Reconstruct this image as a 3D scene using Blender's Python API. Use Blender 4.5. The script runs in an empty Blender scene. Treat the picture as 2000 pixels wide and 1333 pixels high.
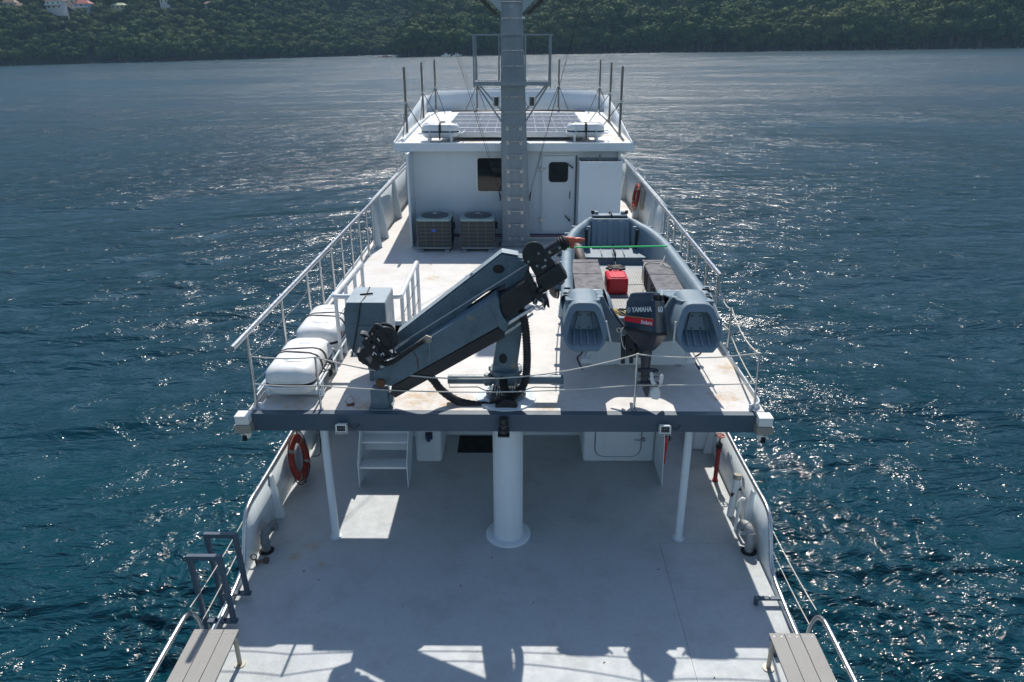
import bpy, bmesh, math, random
import numpy as np
from mathutils import Matrix, Vector, noise
random.seed(7); np.random.seed(7)
R = math.radians
scene = bpy.context.scene
COL = scene.collection

# ------------------------------------------------------------------ camera, light, exposure
# Coordinates: the ship's own frame. Origin on the centre line at the aft edge of the upper deck,
# +Y to the bow, z = 0 on the upper deck. The whole ship (and the camera fit) is heeled HEEL to starboard.
HEEL = Matrix.Rotation(R(0.88), 4, 'Y')
CAM = (0.1765, -7.8537, 4.15); YAW, PITCH, ROLL, FOC = -0.01234, 0.39123, -0.00233, 1428.62
MD = -2.04            # main deck level
SEA = -3.1            # sea level
_f = Vector((math.sin(YAW)*math.cos(PITCH), math.cos(YAW)*math.cos(PITCH), -math.sin(PITCH)))
_r0 = Vector((math.cos(YAW), -math.sin(YAW), 0)); _u0 = _r0.cross(_f)
_r = math.cos(ROLL)*_r0+math.sin(ROLL)*_u0; _u = -math.sin(ROLL)*_r0+math.cos(ROLL)*_u0
cam_d = bpy.data.cameras.new('camera'); cam = bpy.data.objects.new('camera', cam_d); COL.objects.link(cam)
cam_d.sensor_width = 36; cam_d.lens = FOC/2000*36; cam_d.clip_end = 6000; cam_d.clip_start = .1
cam.matrix_world = HEEL @ (Matrix.Translation(CAM) @ Matrix((_r, _u, -_f)).transposed().to_4x4())
scene.camera = cam
def pt(px, py, x=None, y=None, z=None):
    """survey helper: the real point where a sight line meets the plane x=, y= or z= (metres)"""
    d = _f + _r*((px-1000)/FOC) - _u*((py-666.5)/FOC); c = Vector(CAM)
    t = (z-c.z)/d.z if z is not None else ((y-c.y)/d.y if y is not None else (x-c.x)/d.x)
    return c+d*t

SUN = Vector((0.047, 0.779, 1.0)).normalized()
w = bpy.data.worlds.new('World'); scene.world = w; w.use_nodes = True
nt = w.node_tree; nt.nodes.clear()
sky = nt.nodes.new('ShaderNodeTexSky'); sky.sky_type = 'NISHITA'; sky.sun_disc = False
sky.sun_elevation = math.asin(SUN.z); sky.sun_rotation = math.atan2(SUN.x, SUN.y)
sky.altitude = 0; sky.air_density = 1.0; sky.dust_density = .5; sky.ozone_density = 1.0
bg = nt.nodes.new('ShaderNodeBackground'); bg.inputs[1].default_value = 0.11
wo = nt.nodes.new('ShaderNodeOutputWorld')
nt.links.new(sky.outputs[0], bg.inputs[0]); nt.links.new(bg.outputs[0], wo.inputs[0])
sl = bpy.data.lights.new('sun', 'SUN'); sl.energy = 4.1; sl.angle = R(.53); sl.color = (1, .94, .86)
so = bpy.data.objects.new('sun', sl); COL.objects.link(so); so.rotation_euler = SUN.to_track_quat('Z', 'Y').to_euler()
so.location = (0, 0, 40)
scene.view_settings.view_transform = 'Standard'; scene.view_settings.look = 'None'
scene.view_settings.exposure = 0.4; scene.view_settings.gamma = 1; scene.view_settings.use_curve_mapping = False
scene.cycles.max_bounces = 6; scene.cycles.use_denoising = True
scene.cycles.sample_clamp_indirect = 4

# ------------------------------------------------------------------ materials
def mat_new(name):
    m = bpy.data.materials.new(name); m.use_nodes = True
    n = m.node_tree; b = n.nodes['Principled BSDF']; return m, n, b
def N(n, t, **k):
    o = n.nodes.new(t)
    for a, v in k.items():
        if hasattr(o, a): setattr(o, a, v)
        else: o.inputs[a.replace('_', ' ')].default_value = v
    return o
def mixc(n, fac, a, b):
    m = n.nodes.new('ShaderNodeMix'); m.data_type = 'RGBA'
    for s, v in ((0, fac), (6, a), (7, b)):
        if hasattr(v, 'is_linked') or isinstance(v, bpy.types.NodeSocket): n.links.new(v, m.inputs[s])
        else: m.inputs[s].default_value = v
    return m.outputs[2]
def noise_n(n, scale, detail=4, rough=.55, vec=None, dist=0):
    t = n.nodes.new('ShaderNodeTexNoise'); t.inputs['Scale'].default_value = scale
    t.inputs['Detail'].default_value = detail; t.inputs['Roughness'].default_value = rough
    t.inputs['Distortion'].default_value = dist
    if vec is not None: n.links.new(vec, t.inputs['Vector'])
    return t.outputs['Fac']
def ramp(n, src, lo, hi, a=0., b=1.):
    m = n.nodes.new('ShaderNodeMapRange'); m.interpolation_type = 'SMOOTHSTEP'
    n.links.new(src, m.inputs[0])
    for i, v in zip((1, 2, 3, 4), (lo, hi, a, b)): m.inputs[i].default_value = v
    return m.outputs[0]
def mathn(n, op, a, b=None):
    m = n.nodes.new('ShaderNodeMath'); m.operation = op
    for i, v in enumerate((a, b)):
        if v is None: continue
        if isinstance(v, bpy.types.NodeSocket): n.links.new(v, m.inputs[i])
        else: m.inputs[i].default_value = v
    return m.outputs[0]
def gpos(n):
    return n.nodes.new('ShaderNodeNewGeometry').outputs['Position']
def bump(n, b, h, strength, dist):
    k = n.nodes.new('ShaderNodeBump'); k.inputs['Strength'].default_value = strength; k.inputs['Distance'].default_value = dist
    n.links.new(h, k.inputs['Height']); n.links.new(k.outputs[0], b.inputs['Normal']); return k
def c4(c): return (c[0], c[1], c[2], 1)
def paint(name, col, rough=.45, metal=0, dirt=None, dirt_amt=.35, scale=2.5, grain=.0, spec=.5, rust=None, drip=False):
    m, n, b = mat_new(name)
    b.inputs['Roughness'].default_value = rough; b.inputs['Metallic'].default_value = metal
    b.inputs['Specular IOR Level'].default_value = spec
    P = gpos(n)
    if drip:
        mp = n.nodes.new('ShaderNodeMapping'); mp.inputs['Scale'].default_value = (4, 4, .35); n.links.new(P, mp.inputs[0]); PV = mp.outputs[0]
    else: PV = P
    col = c4(col); d = c4(dirt) if dirt else tuple(x*.6 for x in col[:3])+(1,)
    f1 = ramp(n, noise_n(n, scale, 6, .62, PV), .45, .78, 0, dirt_amt)
    f2 = ramp(n, noise_n(n, scale*9, 5, .7, P), .4, .8, 0, dirt_amt*.6)
    c = mixc(n, f1, col, d); c = mixc(n, f2, c, d)
    if rust:
        tot = None
        nz = noise_n(n, 9, 6, .7, P)
        for (x, y, z, r) in rust:
            vm = n.nodes.new('ShaderNodeVectorMath'); vm.operation = 'DISTANCE'
            n.links.new(P, vm.inputs[0]); vm.inputs[1].default_value = (HEEL @ Vector((x, y, z)))[:]
            q = mathn(n, 'SUBTRACT', 1.0, mathn(n, 'DIVIDE', vm.outputs['Value'], r))
            tot = q if tot is None else mathn(n, 'MAXIMUM', tot, q)
        ff = ramp(n, mathn(n, 'ADD', tot, mathn(n, 'MULTIPLY', mathn(n, 'SUBTRACT', nz, .62), 2.6)), .0, .9, 0, .75)
        c = mixc(n, ff, c, (.42, .27, .12, 1))
    n.links.new(c, b.inputs['Base Color'])
    rr = ramp(n, noise_n(n, scale*3, 4, .6, P), .3, .7, rough*.8, min(1, rough*1.25)); n.links.new(rr, b.inputs['Roughness'])
    if grain:
        h = noise_n(n, 140, 3, .6, P); h2 = noise_n(n, 14, 4, .6, P)
        bump(n, b, mathn(n, 'ADD', h, mathn(n, 'MULTIPLY', h2, 1.5)), grain, .004)
    return m
M = {}
M['white'] = paint('white_paint', (.62, .69, .73), .42, dirt=(.45, .42, .36), dirt_amt=.18, scale=1.3, grain=.12, drip=True)
M['white_clean'] = paint('white_gelcoat', (.76, .78, .78), .35, dirt=(.42, .38, .3), dirt_amt=.35, scale=3)
M['deck'] = paint('main_deck_paint', (.43, .465, .475), .55, dirt=(.27, .28, .27), dirt_amt=.5, scale=2.1, grain=.8,
    rust=[(-2.55, .0, MD, .25), (-2.35, -.35, MD, .12), (-2.75, -.2, MD, .2)])
M['updeck'] = paint('upper_deck_paint', (.58, .57, .55), .6, dirt=(.36, .32, .26), dirt_amt=.55, scale=1.1, grain=.4,
    rust=[(-1.75, .12, 0, .35), (-1.1, .35, 0, .6), (-.65, .2, 0, .4), (2.75, .35, 0, .4), (3.0, 1.3, 0, .35), (-2.6, .1, 0, .3), (-.1, 1.0, 0, .3), (-2.7, 1.2, 0, .3), (-1.5, 5.3, 0, .3), (-3.0, .3, 0, .3), (.5, .1, 0, .3)])
M['roofdeck'] = paint('roof_deck_paint', (.62, .63, .63), .5, dirt=(.3, .27, .2), dirt_amt=.5, scale=.8, grain=.3,
    rust=[(2.0, 9.3, 2.13, .9), (-.9, 8.3, 2.13, .7), (2.3, 8.6, 2.13, .5), (-2.2, 8.4, 2.13, .35)])
M['crane'] = paint('crane_grey_blue_paint', (.105, .165, .205), .42, dirt=(.04, .055, .06), dirt_amt=.7, scale=4, grain=.15, rust=[(-1.5, .05, .3, .12), (-1.3, .05, .55, .08), (.1, .2, .5, .1), (-.2, .1, .15, .15), (-.4, 0, 1.2, .07)])
M['cranelight'] = paint('pale_grey_and_lit_top_paint', (.30, .36, .39), .4, dirt_amt=.3)  # pale grey parts, and the lit tone painted on the boom top
M['beam'] = paint('dark_blue_grey_paint', (.05, .082, .115), .45, dirt=(.08, .10, .12), dirt_amt=.35, scale=1.2, grain=.1)
M['black'] = paint('black_paint', (.012, .014, .018), .35, dirt=(.05, .05, .05), dirt_amt=.4, scale=6, grain=.1)
M['rubber'] = paint('black_rubber', (.014, .014, .016), .65, grain=.2)
M['steel'] = paint('stainless_steel', (.55, .56, .57), .28, metal=.9, dirt=(.3, .22, .15), dirt_amt=.3, scale=5)
M['greysteel'] = paint('galvanised_steel', (.24, .27, .29), .5, metal=.35, dirt=(.16, .16, .15), dirt_amt=.5, scale=4, grain=.1)
M['mast'] = paint('mast_grey_aluminium', (.19, .235, .27), .45, metal=.35, dirt=(.33, .34, .34), dirt_amt=.45, scale=2.2, grain=.1, drip=True)
M['polest'] = paint('weathered_bronze_steel', (.16, .15, .14), .4, metal=.6, dirt=(.25, .2, .14), dirt_amt=.5, scale=6)
M['boat'] = paint('grey_blue_polyethylene', (.15, .215, .26), .48, dirt=(.09, .12, .14), dirt_amt=.35, scale=2.5, grain=.15)
M['boatfloor'] = paint('pale_grey_nonslip_floor', (.33, .34, .34), .6, dirt=(.18, .17, .15), dirt_amt=.5, scale=4, grain=.5)
M['benchlid'] = paint('charcoal_bench_lid', (.04, .042, .056), .6, dirt=(.075, .075, .09), dirt_amt=.5, scale=3, grain=.1)
M['outb'] = paint('dark_navy_cowl', (.018, .032, .05), .22, dirt=(.05, .06, .07), dirt_amt=.25, scale=4)
M['red'] = paint('red_plastic', (.62, .015, .03), .35, dirt=(.3, .01, .01), dirt_amt=.25, scale=7)
M['redmetal'] = paint('dark_red_paint', (.28, .02, .02), .4, dirt=(.08, .01, .01), dirt_amt=.5, scale=7)
M['hook'] = paint('orange_red_hook_paint', (.5, .1, .05), .4, dirt=(.2, .06, .04), dirt_amt=.5, scale=14)
M['orange'] = paint('orange_lifebuoy', (.28, .016, .008), .5, dirt=(.35, .07, .02), dirt_amt=.4, scale=8)
M['green'] = paint('green_webbing', (.05, .75, .2), .6)
M['rope'] = paint('white_rope', (.6, .58, .52), .8, dirt_amt=.3, scale=20)
M['plank'] = None
M['whiteplast'] = paint('white_plastic', (.74, .74, .70), .4, dirt=(.5, .45, .35), dirt_amt=.2, scale=6)
M['logo'] = paint('white_print', (.8, .8, .8), .4)
M['logored'] = paint('red_print', (.6, .01, .02), .35)
M['blue'] = paint('blue_plate', (.03, .1, .45), .35)
M['bluepipe'] = paint('dark_blue_pipe', (.02, .05, .16), .4)
M['leaf_rust'] = paint('rust_brown', (.14, .06, .03), .8, dirt_amt=.5, scale=20)
M['galv'] = paint('galvanised_box', (.36, .34, .29), .45, metal=.4, dirt_amt=.4)
M['mat'] = paint('black_door_mat', (.009, .009, .01), .95, grain=.6)
M['strap'] = paint('dark_brown_strap', (.05, .038, .032), .75)
M['hullwhite'] = M['white']
def glass(name, col=(.012, .018, .02), r=.04):
    m, n, b = mat_new(name); b.inputs['Base Color'].default_value = c4(col); b.inputs['Roughness'].default_value = r; b.inputs['IOR'].default_value = 1.5
    return m
M['glass'] = glass('dark_window_glass')
M['lens'] = glass('black_lens', (.004, .004, .006), .08)
M['cell'] = glass('solar_cell_glass', (.05, .06, .085), .28)
M['cellframe'] = paint('solar_frame_aluminium', (.62, .64, .66), .35, metal=.4)
def plank_mat():
    m, n, b = mat_new('grey_composite_plank'); P = gpos(n)
    mp = n.nodes.new('ShaderNodeMapping'); mp.inputs['Scale'].default_value = (30, 3.0, 30); n.links.new(P, mp.inputs[0])
    wv = n.nodes.new('ShaderNodeTexWave'); wv.inputs['Scale'].default_value = .8; wv.inputs['Distortion'].default_value = 9
    wv.inputs['Detail'].default_value = 3; n.links.new(mp.outputs[0], wv.inputs['Vector'])
    c = mixc(n, ramp(n, wv.outputs['Fac'], .3, .9, 0, .6), (.30, .295, .275, 1), (.19, .19, .18, 1))
    c = mixc(n, ramp(n, noise_n(n, 3, 5, .6, P), .4, .8, 0, .4), c, (.22, .21, .19, 1))
    n.links.new(c, b.inputs['Base Color']); b.inputs['Roughness'].default_value = .65
    bump(n, b, wv.outputs['Fac'], .3, .003); return m
M['plank'] = plank_mat()
def ac_mat():
    m, n, b = mat_new('air_conditioner_coil'); P = gpos(n)
    wv = n.nodes.new('ShaderNodeTexWave'); wv.wave_type = 'BANDS'; wv.bands_direction = 'Z'; wv.inputs['Scale'].default_value = 28
    n.links.new(P, wv.inputs['Vector'])
    c = mixc(n, wv.outputs['Fac'], (.035, .037, .034, 1), (.13, .14, .125, 1))
    c = mixc(n, ramp(n, noise_n(n, 6, 6, .7, P), .4, .75, 0, .7), c, (.12, .09, .06, 1))
    n.links.new(c, b.inputs['Base Color']); b.inputs['Roughness'].default_value = .7
    bump(n, b, wv.outputs['Fac'], .6, .01); return m
M['coil'] = ac_mat()
def grating_mat():
    m, n, b = mat_new('boat_floor_grip'); P = gpos(n)
    mp = n.nodes.new('ShaderNodeMapping'); mp.inputs['Rotation'].default_value = (0, 0, R(45)); mp.inputs['Scale'].default_value = (1, 1, 1); n.links.new(P, mp.inputs[0])
    ck = n.nodes.new('ShaderNodeTexChecker'); ck.inputs['Scale'].default_value = 36; n.links.new(mp.outputs[0], ck.inputs['Vector'])
    c = mixc(n, ck.outputs['Fac'], (.21, .22, .22, 1), (.34, .35, .345, 1))
    c = mixc(n, ramp(n, noise_n(n, 5, 6, .65, P), .45, .75, 0, .6), c, (.15, .14, .12, 1))
    n.links.new(c, b.inputs['Base Color']); b.inputs['Roughness'].default_value = .6
    bump(n, b, ck.outputs['Fac'], .5, .004); return m
M['grip'] = grating_mat()

# ------------------------------------------------------------------ mesh helpers
ORG = {}
class MB:
    def __init__(s): s.v = []; s.f = []
    def add(s, vs, fs):
        k = len(s.v); s.v += [Vector(p) for p in vs]; s.f += [tuple(i+k for i in f) for f in fs]; return s
    def box(s, x0, x1, y0, y1, z0, z1):
        return s.add([(x0,y0,z0),(x1,y0,z0),(x1,y1,z0),(x0,y1,z0),(x0,y0,z1),(x1,y0,z1),(x1,y1,z1),(x0,y1,z1)],
            [(3,2,1,0),(4,5,6,7),(0,1,5,4),(1,2,6,5),(2,3,7,6),(3,0,4,7)])
    def prism(s, poly, d):
        """poly: 3-D points of one cap; d: extrusion vector"""
        d = Vector(d); n = len(poly); a = [Vector(p) for p in poly]; b = [p+d for p in a]
        nrm = Vector((0,0,0))
        for i in range(n): nrm += (a[i]-a[0]).cross(a[(i+1) % n]-a[0])
        F = [tuple(range(n)), tuple(range(2*n-1, n-1, -1))]+[(i, i+n, (i+1) % n+n, (i+1) % n) for i in range(n)]
        if nrm.dot(d) > 0: F = [tuple(reversed(f)) for f in F]
        return s.add(a+b, F)
    def tube(s, pts, r, seg=8, closed=False, caps=True):
        P = [Vector(p) for p in pts]; n = len(P); rs = r if isinstance(r, (list, tuple)) else [r]*n
        up = None; rings = []
        for i in range(n):
            a = P[(i-1) % n] if (closed or i) else P[i]; b = P[(i+1) % n] if (closed or i < n-1) else P[i]
            t = (b-a).normalized()
            if up is None: up = Vector((0,0,1)) if abs(t.z) < .9 else Vector((1,0,0))
            x = t.cross(up)
            if x.length < 1e-4: x = t.orthogonal()
            x.normalize(); y = x.cross(t).normalized(); up = y
            rings.append([P[i]+rs[i]*(math.cos(2*math.pi*k/seg)*x+math.sin(2*math.pi*k/seg)*y) for k in range(seg)])
        vs = [p for rg in rings for p in rg]; fs = []
        for i in range(n if closed else n-1):
            j = (i+1) % n
            for k in range(seg):
                l = (k+1) % seg; fs.append((i*seg+k, i*seg+l, j*seg+l, j*seg+k))
        if caps and not closed: fs += [tuple(reversed(range(seg))), tuple((n-1)*seg+k for k in range(seg))]
        return s.add(vs, fs)
    def cyl(s, a, b, r0, r1=None, seg=16):
        return s.tube([a, b], [r0, r0 if r1 is None else r1], seg)
    def lathe(s, c, prof, seg=24, ax='Z', mat=None):
        vs = []; fs = []; c = Vector(c); n = len(prof)
        for (r, h) in prof:
            for k in range(seg):
                a = 2*math.pi*k/seg; p = Vector((r*math.cos(a), r*math.sin(a), h))
                if ax == 'X': p = Vector((p.z, p.x, p.y))
                if ax == 'Y': p = Vector((p.y, p.z, p.x))
                if mat: p = mat @ p
                vs.append(c+p)
        for i in range(n-1):
            for k in range(seg):
                l = (k+1) % seg; fs.append((i*seg+k, i*seg+l, (i+1)*seg+l, (i+1)*seg+k))
        fs += [tuple(reversed(range(seg))), tuple((n-1)*seg+k for k in range(seg))]
        return s.add(vs, fs)
    def torus(s, c, Rr, r, mat, seg=28, sec=10, flat=1):
        vs = []; fs = []
        for i in range(seg):
            a = 2*math.pi*i/seg
            for k in range(sec):
                b = 2*math.pi*k/sec
                vs.append(Vector(c)+mat @ Vector(((Rr+r*math.cos(b))*math.cos(a), (Rr+r*math.cos(b))*math.sin(a), r*flat*math.sin(b))))
        for i in range(seg):
            for k in range(sec):
                fs.append((i*sec+k, ((i+1) % seg)*sec+k, ((i+1) % seg)*sec+(k+1) % sec, i*sec+(k+1) % sec))
        return s.add(vs, fs)
    def grid(s, rows):
        n = len(rows); m = len(rows[0]); vs = [p for r in rows for p in r]
        return s.add(vs, [(i*m+j, i*m+j+1, (i+1)*m+j+1, (i+1)*m+j) for i in range(n-1) for j in range(m-1)])
    def rbox(s, x0, x1, y0, y1, z0, z1, r, seg=4, top=True):
        """box with rounded vertical corners"""
        pl = []
        for cx, cy, a0 in ((x1-r, y1-r, 0), (x0+r, y1-r, 90), (x0+r, y0+r, 180), (x1-r, y0+r, 270)):
            for k in range(seg+1):
                a = R(a0+90*k/seg); pl.append((cx+r*math.cos(a), cy+r*math.sin(a), z0))
        return s.prism(pl, (0, 0, z1-z0))
    def build(s, name, mat, parent=None, bevel=0, smooth=40, org=None, fix=False, solid=0, sub=0):
        o0 = Vector(org) if org is not None else (ORG[parent.name] if parent else Vector((0,0,0)))
        me = bpy.data.meshes.new(name)
        me.from_pydata([tuple(p-o0) for p in s.v], [], s.f); me.materials.append(mat if not isinstance(mat, str) else M[mat])
        if fix:
            bm = bmesh.new(); bm.from_mesh(me); bmesh.ops.remove_doubles(bm, verts=bm.verts, dist=1e-5); bmesh.ops.recalc_face_normals(bm, faces=bm.faces); bm.to_mesh(me); bm.free()
        if smooth:
            me.shade_smooth(); me.set_sharp_from_angle(angle=R(smooth))
        o = bpy.data.objects.new(name, me); COL.objects.link(o)
        if parent: o.parent = parent
        else: o.location = o0
        ORG[o.name] = o0
        if solid:
            md = o.modifiers.new('solid', 'SOLIDIFY'); md.thickness = solid; md.offset = 0
        if bevel:
            md = o.modifiers.new('bevel', 'BEVEL'); md.width = bevel; md.segments = 2; md.limit_method = 'ANGLE'; md.angle_limit = R(35); md.harden_normals = False
        if sub:
            md = o.modifiers.new('sub', 'SUBSURF'); md.levels = sub; md.render_levels = sub
        return o
def tag(o, label=None, cat=None, group=None, kind=None):
    if label: o['label'] = label
    if cat: o['category'] = cat
    if group: o['group'] = group
    if kind: o['kind'] = kind
    return o
def thing(name, label, cat, loc=(0,0,0), group=None):
    o = bpy.data.objects.new(name, None); COL.objects.link(o); o.location = loc; o.empty_display_size = .2
    ORG[o.name] = Vector(loc); return tag(o, label, cat, group)
def kids(o): return [c for c in bpy.data.objects if c.parent == o]
def copy_tree(o, loc=None, label=None, parent=None, scale=None, rz=None):
    c = o.copy(); COL.objects.link(c); c.parent = parent
    ORG[c.name] = ORG[o.name]
    if loc is not None: c.location = loc; ORG[c.name] = Vector(loc)
    if scale is not None: c.scale = scale
    if rz is not None: c.rotation_euler = (0, 0, rz)
    if label: c['label'] = label
    for k in kids(o): copy_tree(k, parent=c)
    return c
def catenary(a, b, sag, n=14):
    a = Vector(a); b = Vector(b)
    return [a.lerp(b, i/n)-Vector((0,0,sag*4*(i/n)*(1-i/n))) for i in range(n+1)]
def smooth_path(P, n=6):
    P = [Vector(p) for p in P]; out = []
    for i in range(len(P)-1):
        p0 = P[max(i-1, 0)]; p1 = P[i]; p2 = P[i+1]; p3 = P[min(i+2, len(P)-1)]
        for k in range(n):
            t = k/n; out.append(.5*((2*p1)+(-p0+p2)*t+(2*p0-5*p1+4*p2-p3)*t*t+(-p0+3*p1-3*p2+p3)*t**3))
    return out+[P[-1]]
def text(name, body, size, loc, mrot, mat, parent, ext=.0015, sx=1, spacing=1):
    cu = bpy.data.curves.new(name, 'FONT'); cu.body = body; cu.size = size; cu.extrude = ext; cu.align_x = 'CENTER'; cu.align_y = 'CENTER'; cu.space_character = spacing
    cu.offset = size*.02
    tmp = bpy.data.objects.new('tmp', cu); COL.objects.link(tmp)
    dg = bpy.context.evaluated_depsgraph_get(); me = bpy.data.meshes.new_from_object(tmp.evaluated_get(dg))
    bpy.data.objects.remove(tmp); me.name = name; me.materials.clear(); me.materials.append(M[mat])
    me.transform(Matrix.Diagonal((sx, 1, 1, 1)))
    me.transform(Matrix.Translation(Vector(loc)-ORG[parent.name]) @ mrot.to_4x4())
    o = bpy.data.objects.new(name, me); COL.objects.link(o); o.parent = parent; ORG[o.name] = ORG[parent.name]; return o

# ------------------------------------------------------------------ the ship
ship = thing('ship', 'white steel working vessel seen from astern, filling the middle of the bay', 'ship', (0, 0, 0))
HW = 3.12
# hull outer shell: half-breadths along the length
def hb(y):                      # outer half breadth at main deck level
    if y < -1: return 3.33-.12*min(1, max(0, (-1-y)/4))**2
    if y < 10: return 3.33
    return 3.33*max(.02, 1-((y-10)/15)**2.3)
ys = [-5.5, -4.5, -3, -1.5, 0, 2, 4, 6, 8, 10, 12, 14, 16, 18, 20, 22, 23.5, 24.6]
def hull_side(sg):
    rows = []
    for y in ys:
        h = hb(y); t = max(0, (y-10)/15)
        rows.append([(sg*h*.80, y, SEA-1.6), (sg*h*(.96-.2*t), y, SEA-.5), (sg*h*.995, y, MD-.35), (sg*h, y, MD-.012)])
    return rows
m = MB()
for sg in (-1, 1): m.grid(hull_side(sg))
h = hb(-5.5)
m.add([(-h*.8, -5.5, SEA-1.6), (h*.8, -5.5, SEA-1.6), (h, -5.5, MD-.012), (-h, -5.5, MD-.012)], [(0, 1, 2, 3)])
m.build('hull', 'white', ship, fix=True, solid=.02)
# forward topsides, above the main deck from the upper deck edge down
m = MB()
for sg in (-1, 1):
    m.grid([[(sg*(hb(y)+.0), y, MD+.0), (sg*min(HW, hb(y)*.985), y, -.16)] for y in ys if y >= 4])
m.build('topsides', 'white', ship, solid=.03)
# main deck: backing and plates with recessed weld seams
m = MB(); pl = [(-hb(y)+.02, y, MD-.012) for y in ys[:9]]+[(hb(y)-.02, y, MD-.012) for y in reversed(ys[:9])]
m.prism(pl, (0, 0, -.06))
md_o = m.build('main_deck', 'deck', ship)
yy = [-5.5, -2.5, .12, 2.95]
for j in range(3):
    xs = [-3.3, 2.03, 3.3] if j < 2 else [-3.3, 3.3]
    for i in range(len(xs)-1):
        g = .002; z = MD+(.0015 if (i+j) % 2 else 0)
        x0, x1 = xs[i]+g, xs[i+1]-g
        MB().box(x0, x1, yy[j]+g, yy[j+1]-g, MD-.011, z).build('deck_plate', 'deck', md_o, smooth=0)
MB().box(-3.3, 3.3, 2.953, 7.5, MD-.011, MD).build('deck_plate', 'deck', md_o, smooth=0)
MB().box(-2.99, -2.3, 1.6, 2.6, MD+.001, MD+.003).build('paint_patch', paint('patch_paint', (.5, .51, .52), .55, dirt_amt=.3, grain=.3), md_o, smooth=0) if False else None
# aft bulwarks with cap rails
def bulwark(sg, pts_top, name='bulwark'):
    # pts_top: (y, z_top)
    bx = 3.27 if sg > 0 else 3.25
    m = MB(); n = len(pts_top)
    lo = [(sg*bx, y, MD+.0) for y, z in pts_top]; hi = [(sg*(bx+.03*(z-MD)), y, z) for y, z in pts_top]
    m.grid([[a, b] for a, b in zip(lo, hi)])
    return m.build(name, 'white', ship, solid=.02)
topL = [(4.6, -1.33), (3.0, -1.33), (2, -1.33), (1, -1.33), (.3, -1.32), (.05, -1.31), (-.1, -1.325), (-.22, -1.37), (-.3, -1.45), (-.37, -1.56), (-.45, -1.7), (-.53, -1.82), (-.62, -1.9), (-.75, -1.94)]
b1 = bulwark(-1, topL); b2 = bulwark(1, topL)
for b, sg in ((b1, -1), (b2, 1)):
    bx = 3.27 if sg > 0 else 3.25
    path = smooth_path([(sg*(bx+.03*(z-MD)), y, z+.01) for y, z in topL]+[(sg*(bx), -1.0, MD+.085), (sg*(bx-.02), -1.6, MD+.08), (sg*(bx-.03), -3, MD+.08), (sg*(bx-.06), -5.4, MD+.08)], 4)
    MB().tube(path, .028, 10).build('cap_rail', 'steel', b)
    for y0 in (.62, 1.95 if sg < 0 else 2.4):
        if sg > 0 and y0 < 1: y0 = .3
        MB().prism([(sg*(bx-.0), y0, MD), (sg*(bx-.13), y0, MD), (sg*(bx-.03), y0, -1.36), (sg*bx, y0, -1.34)], (0, .09, 0)).build('stiffener', 'white', b, bevel=.006)
    # forward continuation of the bulwark under the upper deck
    MB().box(sg*3.2-.02, sg*3.2+.02, 4.6, 7.5, MD, -.2).build('side_shell', 'white', b)
    MB().box(min(sg*3.27, sg*3.2), max(sg*3.27, sg*3.2), 2.98, 3.03, MD, -1.4).build('frame_rib', 'white', b)
MB().box(2.98, 3.22, 2.5, 3.1, MD, -1.35).build('pipe_casing', 'white', b2, bevel=.04)
# fishplate under the low rail
for sg in (-1, 1):
    m = MB().box(sg*3.26-.008, sg*3.26+.008, -5.4, -.7, MD, MD+.07); m.build('deck_edge_plate', 'white', ship)
# pillar and posts
p = MB().lathe((0.02, .3, 0), [(.195, MD), (.195, -.2)], 40).build('pillar', 'white', ship)
MB().lathe((0.02, .3, 0), [(.30, MD), (.30, MD+.028), (.285, MD+.035), (.2, MD+.035)], 40).build('pillar_flange', 'white', p)
MB().torus((0.02, .3, MD+.04), .197, .012, Matrix.Identity(3), 36, 8).build('weld_ring', 'white', p)
for sg, xo in ((-1, -2.3), (1, 2.3)):
    q = MB().cyl((xo, .23, MD), (xo, .23, -.2), .05, seg=20).build('deck_post', 'white', ship)
    MB().cyl((xo, .23, MD), (xo, .23, MD+.012), .075, seg=20).build('post_foot', 'white', q)
# upper deck slab with the stair opening
HX0, HX1, HY0, HY1 = -2.22, -1.53, 1.66, 2.84
def updeck_edge(y):
    return HW if y < 9 else min(HW, hb(y)*.96)
ud = MB()
ud.box(-HW, HX0, 0.0, 7.6, -.14, 0).box(HX1, HW, 0.0, 7.6, -.14, 0).box(HX0, HX1, 0.0, HY0, -.14, 0).box(HX0, HX1, HY1, 7.6, -.14, 0)
yl = [7.6, 9, 10, 11, 12, 13, 14, 15, 16, 17, 18, 19, 20, 21, 22, 23]
ud.prism([(-updeck_edge(y), y, -.14) for y in yl]+[(updeck_edge(y), y, -.14) for y in reversed(yl)], (0, 0, .14))
ud_o = ud.build('upper_deck', 'updeck', ship, smooth=0)
# kerb round the deck edge, rounded at the aft corners
for sg in (-1, 1):
    path = [(sg*(HW-.02), y, .035) for y in (7.5, 5, 2.5, 1, .35)]+[(sg*(HW-.02-.16*(1-math.cos(R(a)))), .2-.16*math.sin(R(a)), .035) for a in (0, 22, 45, 67, 90)]
    m = MB()
    for a, b in zip(path, path[1:]):
        a = Vector(a); b = Vector(b); t = (b-a).normalized(); nrm = Vector((t.y, -t.x, 0))*.007
        m.prism([a-nrm-Vector((0,0,.035)), a+nrm-Vector((0,0,.035)), a+nrm+Vector((0,0,.035)), a-nrm+Vector((0,0,.035))], b-a)
    m.build('deck_kerb', 'white', ud_o)
# stair opening coaming
for a in ((HX0-.012, HX0, HY0, HY1), (HX1, HX1+.012, HY0, HY1), (HX0-.012, HX1+.012, HY1, HY1+.012), (HX0-.012, HX1+.012, HY0-.012, HY0)):
    MB().box(a[0], a[1], a[2], a[3], -.16, .07).build('coaming', 'white', ud_o)
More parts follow.
